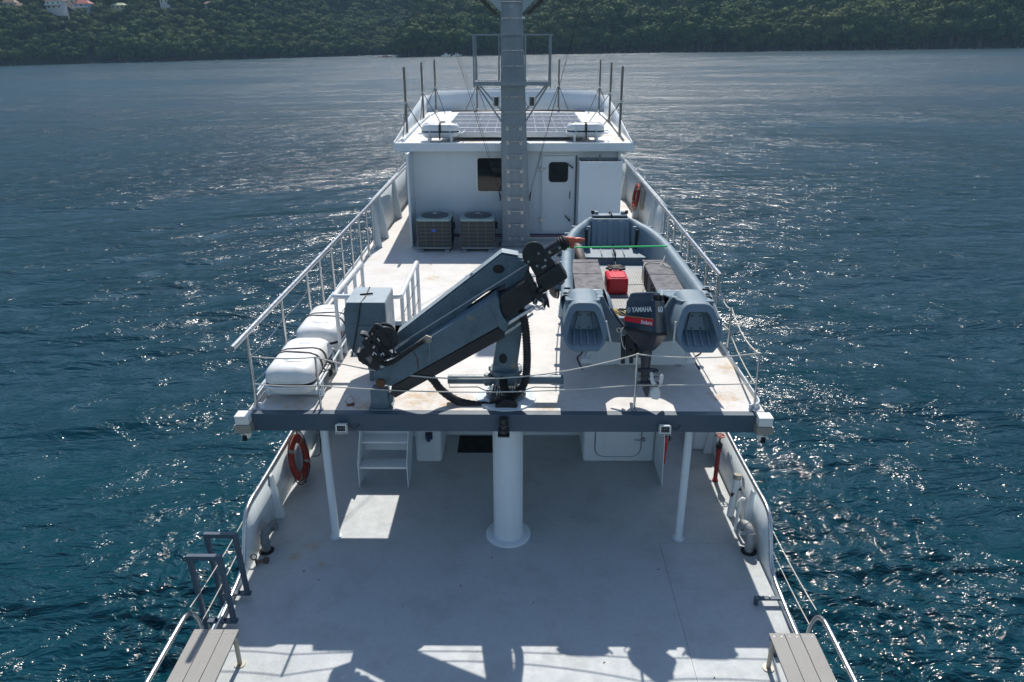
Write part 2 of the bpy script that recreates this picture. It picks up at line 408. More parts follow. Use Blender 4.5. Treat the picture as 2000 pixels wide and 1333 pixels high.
# deep transverse beam under the aft edge
bm_o = MB().box(-3.08, 3.08, -.10, .06, -.235, -.003).build('transverse_beam', 'beam', ship, bevel=.008)
MB().box(-3.05, 3.05, .15, .3, -.3, -.145).build('transverse_girder', 'white', ship)
for y in (1.0, 1.9, 3.0, 4.2):
    MB().box(-3.05 if y != 1.9 else HX1+.02, 3.05, y, y+.02, -.27, -.145).build('deck_beam', 'white', ship)
# aft house under the upper deck
ho = MB()
ho.box(-2.38, 2.38, 2.97, 3.0, MD, -.142)
ho.box(-2.38, -2.35, 3.0, 8, MD, -.142).box(2.35, 2.38, 3.0, 8, MD, -.142)
ho_o = ho.build('aft_house', 'white', ship, bevel=.01)
MB().rbox(-1.47, -1.06, 2.12, 2.969, MD, -.145, .06).build('locker_casing', 'white', ho_o, bevel=.02)
lk = MB().rbox(1.17, 2.29, 2.15, 2.969, MD, -.145, .05).build('locker_casing', 'white', ho_o, bevel=.025)
sk = MB().box(-1.30, -1.19, 2.09, 2.125, -1.62, -1.5); sk.build('power_socket', 'black', ho_o, bevel=.006)
MB().cyl((-1.245, 2.1, -1.56), (-1.245, 2.02, -1.6), .035).build('socket_cap', 'bluepipe', ho_o)
# hatch door on the starboard locker
hatch = [(1.36+.14*(1-math.cos(R(a))) if False else None) for a in ()]
def rrect(x0, x1, z0, z1, r, y, n=6):
    P = []
    for cx, cz, a0 in ((x1-r, z1-r, 0), (x0+r, z1-r, 90), (x0+r, z0+r, 180), (x1-r, z0+r, 270)):
        for k in range(n+1):
            a = R(a0+90*k/n); P.append((cx+r*math.cos(a), y, cz+r*math.sin(a)))
    return P
hz0 = pt(1218, 892, y=2.13).z
MB().prism(rrect(1.36, 2.06, hz0, hz0+1.3, .15, 2.149), (0, -.022, 0)).build('hatch_cover', 'white', ho_o, bevel=.006)
MB().prism(rrect(1.34, 2.08, hz0-.02, hz0+1.32, .17, 2.153), (0, -.01, 0)).build('hatch_seal', M['greysteel'], ho_o)
MB().cyl((2.1, 2.15, -1.62), (2.1, 2.1, -1.62), .03).box(1.95, 2.1, 2.095, 2.107, -1.628, -1.612).build('hatch_handle', 'steel', ho_o)
MB().box(2.292, 2.307, 1.46, 2.97, MD, -.145).build('wing_plate', 'white', ho_o) if False else None
pp = MB().prism([(2.292, 1.46, MD), (2.292, 2.969, MD), (2.292, 2.969, -.145), (2.292, 2.35, -.145), (2.292, 1.55, -1.3)], (.014, 0, 0)); pp.build('wing_plate', 'white', ho_o, bevel=.003)
# staircase
st = MB(); 
sp = [(0, 1.40, MD), (0, 1.66, MD), (0, 2.95, -.3), (0, 2.95, -.02), (0, 2.70, -.02), (0, 1.40, -1.62)]
st_o = None
for x in (-2.225, -1.50):
    o = MB().prism([(x, a[1], a[2]) for a in sp], (.012, 0, 0))
    if st_o is None: st_o = o.build('staircase', 'white', ship)
    else: o.build('side_plate', 'white', st_o)
for k in range(6):
    y0 = 1.45+.255*k; z = -1.72+.285*k
    MB().box(-2.212, -1.501, y0, y0+.25, z-.035, z).build('tread', 'white', st_o, bevel=.008)
MB().box(-2.212, -1.501, 2.94, 2.955, MD, -.15).build('back_plate', 'white', st_o)
MB().box(-2.212, -1.501, 1.95, 1.96, -1.72, -1.2).build('riser_plate', 'white', st_o)
# door mat
tag(MB().rbox(-.84, -.16, 2.40, 2.93, MD+.002, MD+.014, .01).build('door_mat', 'mat', org=(-.5, 2.66, MD)), 'black door mat lying before the house wall beside the thick white pillar', 'mat')
# side bulwarks of the upper deck
for sg, y0, xb in ((-1, 7.45, 2.96), (1, 6.95, 3.12)):
    yb = [y0, 8.2, 9.2, 10.2, 11.2, 12.4, 14, 16, 18, 20, 22]
    def xx(y): return min(xb, hb(y)*.955)
    m = MB().grid([[(sg*xx(y), y, 0), (sg*(xx(y)+.02), y, .5), (sg*(xx(y)+.04), y, 1.0)] for y in yb])
    bo = m.build('side_bulwark', 'white', ship, solid=.016)
    for y in (y0+.02, 8.25, 10.25, 12.6):
        m = MB().prism([(sg*(xx(y)), y, 0), (sg*(xx(y)-.16), y, 0), (sg*(xx(y)-.02), y, .97), (sg*(xx(y)+.03), y, .97)], (0, .10 if y > y0+.1 else .02, 0))
        m.build('stiffener', 'white', bo, bevel=.006)
    MB().tube([(sg*(xx(y)+.04), y, 1.01) for y in yb[4:]], .022, 8).build('cap_rail', 'steel', bo)

# deckhouse
DX0, DX1, DY, DF = -2.2, 2.30, 8.2, 15.3
dk = MB().box(DX0, DX1, DY, DY+.05, .0, 1.97).box(DX0, DX0+.05, 7.52, DF, 0, 1.97).box(DX1-.05, DX1, 8.1, DF, 0, 1.97).box(DX0, DX1, DF-.05, DF, 0, 1.97)
dk_o = dk.build('deckhouse', 'white', ship, bevel=.008)
MB().prism(rrect(-.79, .12, 1.05, 1.82, .07, DY-.001), (0, -.02, 0)).build('window_frame', 'white_clean', dk_o, bevel=.004)
MB().prism(rrect(-.76, .09, 1.08, 1.79, .05, DY-.022), (0, -.004, 0)).build('window_pane', 'glass', dk_o)
MB().box(DX0+.05, DX1, DY-.012, DY-.001, .0, .10).build('skirting', 'white', dk_o)
for r_, z, mt in ((.014, .13, 'bluepipe'), (.014, .09, 'redmetal')):
    MB().tube([(-2.1, 8.13, z), (-.3, 8.12, z), (.6, 8.13, z), (1.35, 8.14, z)], r_, 6).build('wall_pipe', mt, dk_o)
door = MB().prism(rrect(.63, 1.35, .2, 1.84, .012, DY-.001), (0, -.045, 0)).build('deckhouse_door', 'white', ship, bevel=.006)
MB().prism(rrect(.58, 1.40, .13, 1.89, .012, DY+.004), (0, -.02, 0)).build('door_frame', 'white', door, bevel=.004)
MB().prism(rrect(.78, 1.20, 1.28, 1.71, .08, DY-.047), (0, -.01, 0)).build('window_seal', 'rubber', door)
MB().prism(rrect(.805, 1.175, 1.305, 1.685, .06, DY-.057), (0, -.004, 0)).build('window_pane', 'glass', door)
for z in (1.56, .45): MB().box(.56, .73, DY-.075, DY-.05, z-.015, z+.015).cyl((.6, DY-.07, z-.05), (.6, DY-.07, z+.05), .012).build('hinge', 'steel', door)
for p0, p1 in (((1.17, 1.69), (1.28, 1.6)), ((1.15, .56), (1.25, .45))): MB().tube([(p0[0], DY-.09, p0[1]), (p1[0], DY-.09, p1[1])], .012, 8).cyl((p1[0], DY-.02, p1[1]), (p1[0], DY-.1, p1[1]), .02).build('handle', 'black', door)
MB().box(1.24, 1.255, DY-.065, DY-.05, .92, 1.08).build('pull_bar', 'black', door)
MB().box(1.365, 1.385, DY-.03, DY-.002, .2, 1.85).build('door_stop', 'black', dk_o)
# white locker beside the door, open top
lo = MB().box(1.40, 2.29, 7.6, 7.62, 0, 1.80).box(1.40, 1.42, 7.62, 8.19, 0, 1.80).box(2.27, 2.29, 7.62, 8.19, 0, 1.80).box(1.42, 2.27, 7.62, 8.19, .9, .92)
lc = thing('deck_locker', 'tall white open topped locker between the deckhouse door and starboard side', 'locker', (1.85, 7.9, 0))
lo.build('casing', 'white', lc, bevel=.006)
MB().cyl((1.85, 7.95, .92), (1.85, 7.95, 1.9), .02).cyl((1.6, 7.9, .92), (1.6, 7.9, 1.86), .015).box(1.42, 2.27, 7.9, 7.93, 1.5, 1.56).build('inner_pipe', 'greysteel', lc)
MB().box(1.43, 2.26, 8.172, 8.188, .92, 1.8).build('inner_back', 'greysteel', lc)
# roof
RX0, RX1, RY = -2.5, 2.54, 7.92
rp = [(RX0, RY, 2.0), (RX0+.0, RY, 2.0)]
def rhalf(y): return 2.5+.12*(y-RY)/7.5
m = MB(); ry = [RY, 10, 12, 14, 15.4]
front = [(x, 15.4+.75*(1-(x/2.62)**2), 2.0) for x in (2.2, 1.5, .8, 0, -.8, -1.5, -2.2)]
m.prism([(rhalf(y)+.02, y, 2.0) for y in ry]+front+[(-rhalf(y), y, 2.0) for y in reversed(ry)], (0, 0, .13))
rf = m.build('roof', 'roofdeck', ship, smooth=0)
MB().box(RX0-.005, RX1+.005, RY-.022, RY-.002, 1.965, 2.14).build('fascia', 'white', rf, bevel=.012)
for sg in (-1, 1):
    m = MB(); rows = []
    for y, hh in ((RY, .02), (8.6, .07), (9.5, .16), (11, .30), (12.5, .42), (13.8, .5), (14.4, .52), (14.6, .46)):
        x = sg*(rhalf(y)-.01+(.02 if sg > 0 else 0)); rows.append([(x, y, 2.13), (x+sg*.06*hh, y, 2.13+hh)])
    m.grid(rows).build('roof_side_bulwark', 'white', rf, solid=.02)
    MB().tube([(r[1][0], r[1][1], r[1][2]) for r in rows], .012, 6).build('edge_rail', 'white_clean', rf)
rows = []
for k in range(-16, 17):
    x = 2.68*k/16; y = 15.2+1.1*(1-abs(x/2.68)**2.2); 
    rows.append([(x, y, 2.0), (x*1.02, y+.05, 2.72 if abs(k) < 15 else 2.6)])
rows = [[(-2.64, 14.0, 2.13), (-2.70, 14.0, 2.52)], [(-2.66, 14.6, 2.13), (-2.72, 14.6, 2.62)]]+rows+[[(2.68, 14.6, 2.13), (2.74, 14.6, 2.62)], [(2.66, 14.0, 2.13), (2.72, 14.0, 2.52)]]
MB().grid(rows).build('roof_front_bulwark', 'white', rf, solid=.02, smooth=6)
MB().tube([r[1] for r in rows], .014, 6).build('edge_rail', 'white_clean', rf)
MB().tube([(-2.35, 8.2, 2.16), (-2.42, 11, 2.16), (-2.44, 13.8, 2.16)], .035, 8).build('roof_gutter_pipe', 'white', rf)
MB().tube([(2.36, 8.2, 2.15), (2.45, 11, 2.15), (2.48, 13.8, 2.15)], .012, 6).build('roof_cable', 'rubber', rf)
MB().tube([(-1.9, 15.0, 2.16), (-.4, 15.3, 2.15), (.8, 15.2, 2.16), (2.1, 15.1, 2.15)], .02, 6).build('roof_cable', 'rubber', rf)
MB().box(-1.95, -1.8, 11.9, 12.0, 2.13, 2.18).build('roof_junction_box', 'greysteel', rf)

# ------------------------------------------------------------------ mast
mast = thing('mast', 'tapering grey box mast with rungs rising through the top of the frame behind the crane', 'mast', (.09, 7.6, 0))
def mx(z):
    zz = min(z, 5.2); t = zz/5.2
    return -.225+.005*t, .385-.20*t if z < 5.2 else .185
zs = [0.02, 1, 2, 3, 4, 5.2, 7.6]
m = MB(); rows = []
for z in zs:
    a, b = mx(z); f = 7.52; k = 7.86-.03*z/5
    rows.append([(a, f, z), (b, f, z), (b, k, z), (a, k, z), (a, f, z)])
m.grid(rows); m.add([Vector(p) for p in rows[-1][:4]], [(0, 1, 2, 3)])
m.build('mast_column', 'mast', mast, fix=True, bevel=.012, smooth=30)
MB().box(-.30, .46, 7.42, 7.95, .0, .028).build('base_plate', 'greysteel', mast, bevel=.005)
MB().box(-.235, .39, 7.49, 7.515, .03, .12).build('base_stiffener', 'greysteel', mast)
for z in [.22+.287*k for k in range(0, 17)]:
    a, b = mx(z); c = (a+b)/2+.005; w2 = min(.135, (b-a)/2-.04) if z < 2.7 else (b-a)/2-.02
    m = MB().tube([(c-w2, 7.52, z-.035), (c-w2, 7.46, z-.03), (c-w2, 7.455, z), (c+w2, 7.455, z), (c+w2, 7.46, z-.03), (c+w2, 7.52, z-.035)], .0095, 6)
    m.build('rung', 'steel', mast)
m = MB()
for z in [.22+.287*k for k in range(0, 9)]:
    a, b = mx(z); c = (a+b)/2+.005
    for s in (-.135, .135): m.box(c+s-.028, c+s+.028, 7.512, 7.5185, z-.075, z+.005)
m.build('rung_pads', 'steel', mast)
# crow's platform
pz = 3.36
MB().box(-.76, .77, 7.28, 7.34, pz-.05, pz+.03).box(-.76, .77, 8.0, 8.05, pz-.05, pz+.02).box(-.76, -.72, 7.34, 8.0, pz-.05, pz+.02).box(.73, .77, 7.34, 8.0, pz-.05, pz+.02).build('platform_frame', 'mast', mast)
for k in range(26):
    x = -.70+1.4*k/25
    if -.24 < x < .26: continue
    MB().box(x-.008, x+.008, 7.345, 7.99, pz-.02, pz+.012).build('grating_bar', 'greysteel', mast)
for (x, y) in ((-.74, 7.31), (.75, 7.31), (-.74, 8.02), (.75, 8.02), (-.27, 8.02), (.26, 7.31)):
    MB().box(x-.016, x+.016, y-.016, y+.016, pz-.08, pz+.86).build('platform_post', 'mast', mast)
MB().box(-.78, .79, 7.29, 7.33, pz+.86, pz+.885).box(-.78, .79, 8.0, 8.04, pz+.86, pz+.885).box(-.78, -.74, 7.33, 8.0, pz+.86, pz+.885).box(.75, .79, 7.33, 8.0, pz+.86, pz+.885).build('platform_rail', 'mast', mast)
for s in (-1, 1):
    for y in (7.42, 7.92):
        MB().tube([(s*.70+.01, y, pz-.05), (s*.22+.03, y+.05, 2.58 if y < 7.5 else 2.75)], .018, 6).build('platform_brace', 'greysteel', mast)
# radar bracket wings at the very top
for s in (-1, 1):
    o = .0
    MB().prism([(s*.20, 7.5, 4.62), (s*.20, 7.5, 5.25), (s*.52, 7.5, 5.25), (s*.52, 7.5, 4.93)], (0, .06, 0)).build('bracket_wing', 'cranelight', mast)
    MB().prism([(s*.26, 7.46, 4.60), (s*.34, 7.46, 4.58), (s*.74, 7.46, 4.95), (s*.74, 7.46, 5.05)], (0, .05, 0)).build('bracket_edge', 'black', mast)
MB().box(.19, .25, 7.50, 7.53, 4.52, 4.55).build('mast_tag', 'white_clean', mast)
MB().cyl((-.005, 7.53, 4.73), (-.005, 7.50, 4.73), .045, seg=20).build('mast_port', 'cranelight', mast)
for s in (-1, 1):
    MB().prism([(s*.26+.04, 7.75, 2.02), (s*.26+.04, 7.75, 2.18), (s*.34+.04, 7.75, 2.14), (s*.34+.04, 7.75, 2.08)], (0, .16, 0)).build('roof_bracket', 'white', mast)
# stays
for (a, b, lab) in (((-.25, 7.4, 1.14), (-1.37, 7.5, 4.85), 'thin dark wire stay running up to port from the mast foot'), ((.37, 7.4, 1.14), (1.34, 7.5, 4.84), 'thin dark wire stay running up to starboard from the mast foot')):
    a = Vector(a); b = Vector(b); e = a+(b-a)*1.9
    t = thing('mast_stay', lab, 'wire stay', a, 'wire stays beside the mast')
    MB().tube([a, e], .0042, 5).tube([a+Vector((0, .05, .1)), e+Vector((.06, .1, 0))], .003, 5).build('wire', 'rubber', t)
    MB().tube([a-Vector((0, -.02, .12)), a, a+(b-a).normalized()*.1], [.012, .022, .01], 6).build('turnbuckle', 'black', t)
# mast floodlights
def floodlight(name, label, c, w_, h_, d_, group, grid=(4, 6), rz=0):
    t = thing(name, label, 'floodlight', (0, 0, 0), group)
    MB().box(-w_/2, w_/2, 0, d_, -h_/2, h_/2).build('lamp_body', 'whiteplast', t, bevel=.008)
    fr = MB().box(-w_/2, w_/2, -.012, -.001, -h_/2, -h_/2+.012).box(-w_/2, w_/2, -.012, -.001, h_/2-.012, h_/2).box(-w_/2, -w_/2+.012, -.012, -.001, -h_/2+.012, h_/2-.012).box(w_/2-.012, w_/2, -.012, -.001, -h_/2+.012, h_/2-.012)
    fr.build('lamp_bezel', 'whiteplast', t)
    MB().box(-w_/2+.012, w_/2-.012, -.004, -.001, -h_/2+.012, h_/2-.012).build('lamp_glass', 'greysteel', t)
    for i in range(grid[0]):
        for j in range(grid[1]):
            x = -w_/2+.012+(w_-.024)*(i+.5)/grid[0]; z = -h_/2+.012+(h_-.024)*(j+.5)/grid[1]
            MB().box(x-w_/grid[0]*.3, x+w_/grid[0]*.3, -.009, -.004, z-h_/grid[1]*.28, z+h_/grid[1]*.28).build('led', 'lens', t)
    MB().box(-w_/2-.012, -w_/2-.004, .01, .04, -h_/2-.02, h_/2-.01).box(w_/2+.004, w_/2+.012, .01, .04, -h_/2-.02, h_/2-.01).box(-w_/2-.012, w_/2+.012, .01, .04, -h_/2-.028, -h_/2-.02).build('yoke', 'steel', t)
    t.location = c; t.rotation_euler = (0, 0, rz); return t
floodlight('floodlight', 'pale led floodlight on the port side of the mast below its platform', (-.325, 7.75, 2.98), .11, .19, .07, 'floodlights on the mast', (3, 6), R(12))
floodlight('floodlight', 'pale led floodlight on the starboard side of the mast below its platform', (.405, 7.75, 2.98), .11, .19, .07, 'floodlights on the mast', (3, 6), R(-12))
# ------------------------------------------------------------------ roof outfit
pol = thing('roof_pole', 'x', 'pole', (0, 0, 0), 'weathered poles standing round the roof edge')
MB().cyl((0, 0, 0), (0, 0, 1.46), .027, seg=10).build('pole', 'polest', pol)
MB().box(-.04, .04, -.04, .04, 0, .07).build('pole_foot', 'steel', pol)
MB().cyl((0, 0, .68), (0, 0, .74), .033, seg=10).build('collar', 'steel', pol)
def brace(d0, d1):
    for d in (d0, d1):
        MB().tube([(0, 0, .72), (d[0], d[1], .02)], .011, 6).box(d[0]-.03, d[0]+.03, d[1]-.03, d[1]+.03, 0, .01).build('brace', 'polest', pol)
brace((.42, -.05), (-.02, -.5))
pls = [(-2.4, 9.27, 1, 'aftmost roof pole on the port side near the raft canister'), (-2.45, 12.69, 1, 'middle roof pole on the port side of the roof'),
       (-2.36, 15.0, 2, 'roof pole at the front port corner of the roof'), (-1.17, 15.75, 2, 'front roof pole half hidden under the mast platform'),
       (.12, 15.95, 2, 'front roof pole standing almost wholly behind the mast'), (1.33, 15.75, 2, 'front roof pole just to starboard of the mast platform'),
       (2.5, 15.0, 2, 'roof pole at the front starboard corner of the roof'), (2.52, 12.37, 3, 'middle roof pole on the starboard side of the roof'), (2.44, 9.52, 3, 'aftmost roof pole on the starboard side near the raft canister')]
cp = copy_tree
for i, (x, y, k, lab) in enumerate(pls):
    if i == 0: t = pol; t.location = (x, y, 2.13); t['label'] = lab; 
    else:
        t = cp(pol, (x, y, 2.13), lab)
    rz = {1: 0, 2: R(-40), 3: R(90)}[k]
    if k == 3: t.scale = (1, 1, 1); rz = R(-90)
    t.rotation_euler = (0, 0, rz)
# solar array
sa = thing('solar_array', 'large flat solar array on the wheelhouse roof behind the mast', 'solar panels', (.05, 10.7, 2.2))
X0, X1, Y0, Y1 = -1.55, 1.68, 8.42, 13.05
MB().box(X0, X1, Y0, Y1, 2.24, 2.262).build('support_tray', 'cellframe', sa)
for (x, y) in ((X0+.2, Y0+.2), (X1-.2, Y0+.2), (X0+.2, Y1-.2), (X1-.2, Y1-.2), (0, Y0+.2)): MB().box(x-.03, x+.03, y-.03, y+.03, 2.13, 2.24).build('support_foot', 'greysteel', sa)
MB().box(X0-.01, X1+.01, Y0-.03, Y0-.002, 2.2, 2.31).build('front_rail', 'cellframe', sa)
cm = None
for r_ in range(5):
    ya = Y0+(Y1-Y0)*r_/5; yb = ya+(Y1-Y0)/5
    p_ = MB().box(X0, X1, ya+.004, ya+.03, 2.265, 2.30).box(X0, X1, yb-.03, yb-.004, 2.265, 2.30).box(X0, X0+.03, ya+.03, yb-.03, 2.265, 2.30).box(X1-.03, X1, ya+.03, yb-.03, 2.265, 2.30).box(X0+.03, X1-.03, ya+.03, yb-.03, 2.265, 2.283).build('solar_panel', 'cellframe', sa)
    for c_ in range(14):
        xa = X0+.035+(X1-X0-.07)*c_/14; xb = xa+(X1-X0-.07)/14-.008
        for h_ in range(2):
            y_a = ya+.034+(yb-ya-.068)*h_/2; y_b = y_a+(yb-ya-.068)/2-.006
            if cm is None:
                o = MB().box(0, xb-xa, 0, y_b-y_a, 0, .006).build('solar_cell', 'cell', org=(0, 0, 0), smooth=0); cm = o
            else:
                o = bpy.data.objects.new('solar_cell', cm.data); COL.objects.link(o)
            o.parent = p_; ORG[o.name] = Vector((0, 0, 0)); o.location = Vector((xa, y_a, 2.284))-ORG[sa.name]
# life raft canisters
def raft(label, loc, L, W, H, cradle=True, along='Y', group=None):
    tp = .15 if cradle is True else .09
    t = thing('life_raft', label, 'life raft', (0, 0, 0), group)
    def shell(z0, z1, inset, taper):
        n = 10; rows = []
        for k in range(n+1):
            s = k/n; z = z0+(z1-z0)*s; 
            e = math.sqrt(max(0, 1-(s**2.6)))
            ins = inset+(1-e)*taper
            rows.append((z, ins))
        m = MB(); vs = []; seg = 8
        for (z, ins) in rows:
            r_ = max(.02, .16-ins*.2); x1 = L/2-ins; y1 = W/2-ins
            ring = []
            for cx, cy, a0 in ((x1-r_, y1-r_, 0), (-x1+r_, y1-r_, 90), (-x1+r_, -y1+r_, 180), (x1-r_, -y1+r_, 270)):
                for q in range(seg): a = R(a0+90*q/(seg-1)); ring.append((cx+r_*math.cos(a), cy+r_*math.sin(a), z))
            vs.append(ring)
        k = len(vs[0]); m.v = [Vector(p) for r_ in vs for p in r_]
        m.f = [(i*k+j, i*k+(j+1) % k, (i+1)*k+(j+1) % k, (i+1)*k+j) for i in range(len(vs)-1) for j in range(k)]+[tuple(range(k))[::-1], tuple((len(vs)-1)*k+j for j in range(k))]
        return m
    hz = .07
    shell(hz+H*.50, hz+H, .0, tp).build('upper_shell', 'white_clean', t, fix=True, smooth=50)
    shell(hz+H*.37, hz, .012, tp).build('lower_shell', 'white_clean', t, fix=True, smooth=50)
    MB().rbox(-L/2-.022, L/2+.022, -W/2-.022, W/2+.022, hz+H*.35, hz+H*.41, .17).build('seam_flange', 'white_clean', t, bevel=.01)
    MB().rbox(-L/2+.004, L/2-.004, -W/2+.004, W/2-.004, hz+H*.39, hz+H*.515, .15).build('seam_gap', 'rubber', t)
    for s in (-.3, .3):
        m = MB().box(s*L-.02, s*L+.02, -W/2-.06, -W/2-.03, 0, hz+H*.38).box(s*L-.02, s*L+.02, W/2+.03, W/2+.06, 0, hz+H*.38).box(s*L-.02, s*L+.02, -W/2-.03, W/2+.03, .03, .09)
        m.build('cradle_leg', 'white' if cradle else 'greysteel', t)
    m = MB().tube([(-L/2-.05, -W/2-.045, hz+H*.36), (L/2+.05, -W/2-.045, hz+H*.36)], .014, 6).tube([(-L/2-.05, W/2+.045, hz+H*.36), (L/2+.05, W/2+.045, hz+H*.36)], .014, 6).tube([(L/2+.05, -W/2-.045, hz+H*.36), (L/2+.1, -W/4, hz+H*.42), (L/2+.1, W/4, hz+H*.42), (L/2+.05, W/2+.045, hz+H*.36)], .012, 6)
    m.build('cradle_rail', 'white', t)
    def strap(x, wd, mt, dx=0):
        H0 = hz+H*.50; P = []
        side = [(W/2-(1-math.sqrt(max(0, 1-(q/8)**2.6)))*tp+.005, H0+(hz+H-H0)*q/8+.003) for q in range(9)]
        side = [(W/2+.03, hz+H*.36), (W/2+.028, hz+H*.45)]+side
        full = [(-yy_, zz_) for yy_, zz_ in side]+[(0, hz+H+.006)]+[(yy_, zz_) for yy_, zz_ in reversed(side)]
        P = [(x+dx*yy_/(W/2), yy_, zz_) for yy_, zz_ in full]
        m = MB(); rows = [[Vector(p)+Vector((-wd/2, 0, 0)), Vector(p)+Vector((wd/2, 0, 0))] for p in P]
        return m.grid(rows).build('strap', mt, t, solid=.006)
    if cradle == 'roof':
        strap(0, .05, 'strap'); strap(-.27*L, .02, 'white_clean'); strap(.27*L, .02, 'white_clean')
        MB().box(-.015, .015, -W/2-.075, -W/2-.06, .05, hz+H*.8).build('release_unit', 'black', t)
    else:
        strap(-.04*L, .035, 'strap', .04); strap(.07*L, .03, 'strap', -.04)
        for s in (-1, 1): MB().box(-.33*L-.045, -.33*L+.045, s*(W/2+.0035)-.002, s*(W/2+.0035)+.002, hz+H*.56, hz+H*.72).build('label_plate', 'hook' if s < 0 else 'blue', t)
        MB().tube(smooth_path([(.0, -W/2-.03, hz+H*.75), (.05, -W/2-.08, hz+H*.4), (-.02, -W/2-.06, .12), (.12, -W/2-.09, hz+H*.3), (.2, -W/2-.04, hz+H*.5)]), .012, 5).build('lashing', 'strap', t)
        for (u, v, l) in ((-.30, -.05, .16), (-.30, .02, .10), (.22, .0, .14), (-.26, .08, .07)):
            MB().box(u*L, u*L+.018, v-l/2, v+l/2, hz+H-.001, hz+H+.0015).build('faded_print', 'greysteel', t)
        MB().box(.0, .05, -W/2-.1, -W/2-.05, hz+H*.18, hz+H*.34).build('release_unit', 'black', t)
    t.location = loc; t.rotation_euler = (0, 0, R(90) if along == 'Y' else 0)
    return t
raft('white life raft canister on the upper deck, nearer the stern corner, over a rust stain', (-2.66, .72, 0), 1.14, .62, .40, True, 'Y', 'raft canisters on the upper deck')
raft('white life raft canister second from the stern corner, beside the stair rail', (-2.66, 2.05, 0), 1.14, .62, .40, True, 'Y', 'raft canisters on the upper deck')
raft('white life raft canister on the roof edge to port of the mast', (-1.54, 8.33, 2.13), .80, .36, .30, 'roof', 'X', 'raft canisters on the roof')
raft('white life raft canister on the roof edge to starboard of the mast', (1.56, 8.40, 2.13), .80, .36, .30, 'roof', 'X', 'raft canisters on the roof')
# air conditioner condensers
def condenser(label, x):
    t = thing('air_conditioner', label, 'air conditioner', (0, 0, 0), 'condensers by the deckhouse wall')
    w_ = .355
    MB().rbox(-w_, w_, -w_, w_, .09, .66, .07).build('coil_cabinet', 'coil', t)
    MB().rbox(-w_-.008, w_+.008, -w_-.008, w_+.008, .06, .10, .075).build('base_pan', 'greysteel', t, bevel=.006)
    MB().rbox(-w_-.01, w_+.01, -w_-.01, w_+.01, .645, .70, .08).build('top_cover', M['ac_top'], t, bevel=.015)
    MB().lathe((0, 0, 0), [(.29, .7), (.29, .706), (.27, .7062)], 32).build('fan_opening', 'black', t)
    m = MB()
    for r_ in (.06, .12, .18, .24, .29): m.torus((0, 0, .715+.03*(1-r_/.29)), r_, .0035, Matrix.Identity(3), 28, 5)
    for k in range(12): a = 2*math.pi*k/12; m.tube([(.04*math.cos(a), .04*math.sin(a), .745), (.29*math.cos(a), .29*math.sin(a), .715)], .0035, 4)
    m.build('fan_guard', 'greysteel', t); MB().cyl((0, 0, .725), (0, 0, .75), .06).build('fan_motor', 'steel', t)
    for z in (.17, .25, .33, .41, .49, .57):
        P = [(-w_-.006, -w_-.006, z), (w_+.006, -w_-.006, z), (w_+.006, w_+.006, z), (-w_-.006, w_+.006, z)]
        MB().tube(P, .004, 4, closed=True).build('guard_wire', 'greysteel', t)
    for k in range(5):
        x_ = -w_+2*w_*k/4; MB().tube([(x_, -w_-.008, .1), (x_, -w_-.008, .65)], .004, 4).build('guard_bar', 'greysteel', t)
    for s in (-.27, .27): MB().box(s-.04, s+.04, -w_-.07, w_+.05, .0, .055).build('foot_rail', 'greysteel', t)
    MB().box(w_+.01, w_+.06, -.05, .05, .42, .55).build('valve_box', 'rubber', t)
    t.location = (x, 7.5, 0); return t
M['ac_top'] = paint('condenser_cover_paint', (.30, .40, .39), .5, dirt=(.11, .14, .13), dirt_amt=.5, scale=6)
a1 = condenser('square air conditioner condenser with a blue badge, nearer the port side', -1.64)
MB().prism([(.055*math.cos(R(a)), -.372, .46+.028*math.sin(R(a))) for a in range(0, 360, 20)], (0, .005, 0)).build('badge', 'blue', a1)
condenser('square air conditioner condenser without a badge, beside the mast', -.73)
# ------------------------------------------------------------------ guard rails
port = thing('guard_rail', 'long stainless guard rail along the port edge of the upper deck', 'railing', (-3.0, 3.5, 0), 'guard rails of the upper deck')
px_ = lambda y: -3.04+.012*y
for y in (.06, 1.34, 2.55, 3.26, 3.98, 4.68, 5.41, 6.12, 6.81, 7.38):
    MB().cyl((px_(y), y, 0), (px_(y)-.0, y, .95), .022, seg=10).cyl((px_(y), y, 0), (px_(y), y, .01), .05, seg=12).build('post', 'steel', port)
MB().tube([(px_(-.38), -.38, .965)]+[(px_(y), y, .965+.003*y) for y in (2, 5, 8, 11, 13)], .034, 12).build('top_rail', 'steel', port)
for h_ in (.35, .65):
    MB().tube([(px_(y)+.0, y, h_) for y in (2.55, 7.4)], .005, 5).build('wire', 'steel', port)
for a, b, s in ((.06, 1.34, .1), (1.34, 2.55, .06)):
    for h_ in (.33, .68): MB().tube(catenary((px_(a), a, h_), (px_(b), b, h_), s*.5), .006, 5).build('rope', 'rope', port)
sx_ = lambda y: 3.10
stb = thing('guard_rail', 'long stainless guard rail along the starboard edge beside the dinghy', 'railing', (3.1, 5, 0), 'guard rails of the upper deck')
for y in (2.5, 3.2, 3.85, 4.55, 5.15, 5.84, 6.43, 6.93):
    MB().cyl((3.1, y, 0), (3.1, y, .93), .022, seg=10).cyl((3.1, y, 0), (3.1, y, .01), .05, seg=12).build('post', 'steel', stb)
MB().tube([(3.1, y, .95+.004*(y-2)) for y in (2.42, 5, 8, 11, 13)], .034, 12).build('top_rail', 'steel', stb)
for h_ in (.35, .65): MB().tube([(3.1, 2.5, h_), (3.1, 6.95, h_)], .005, 5).build('wire', 'steel', stb)
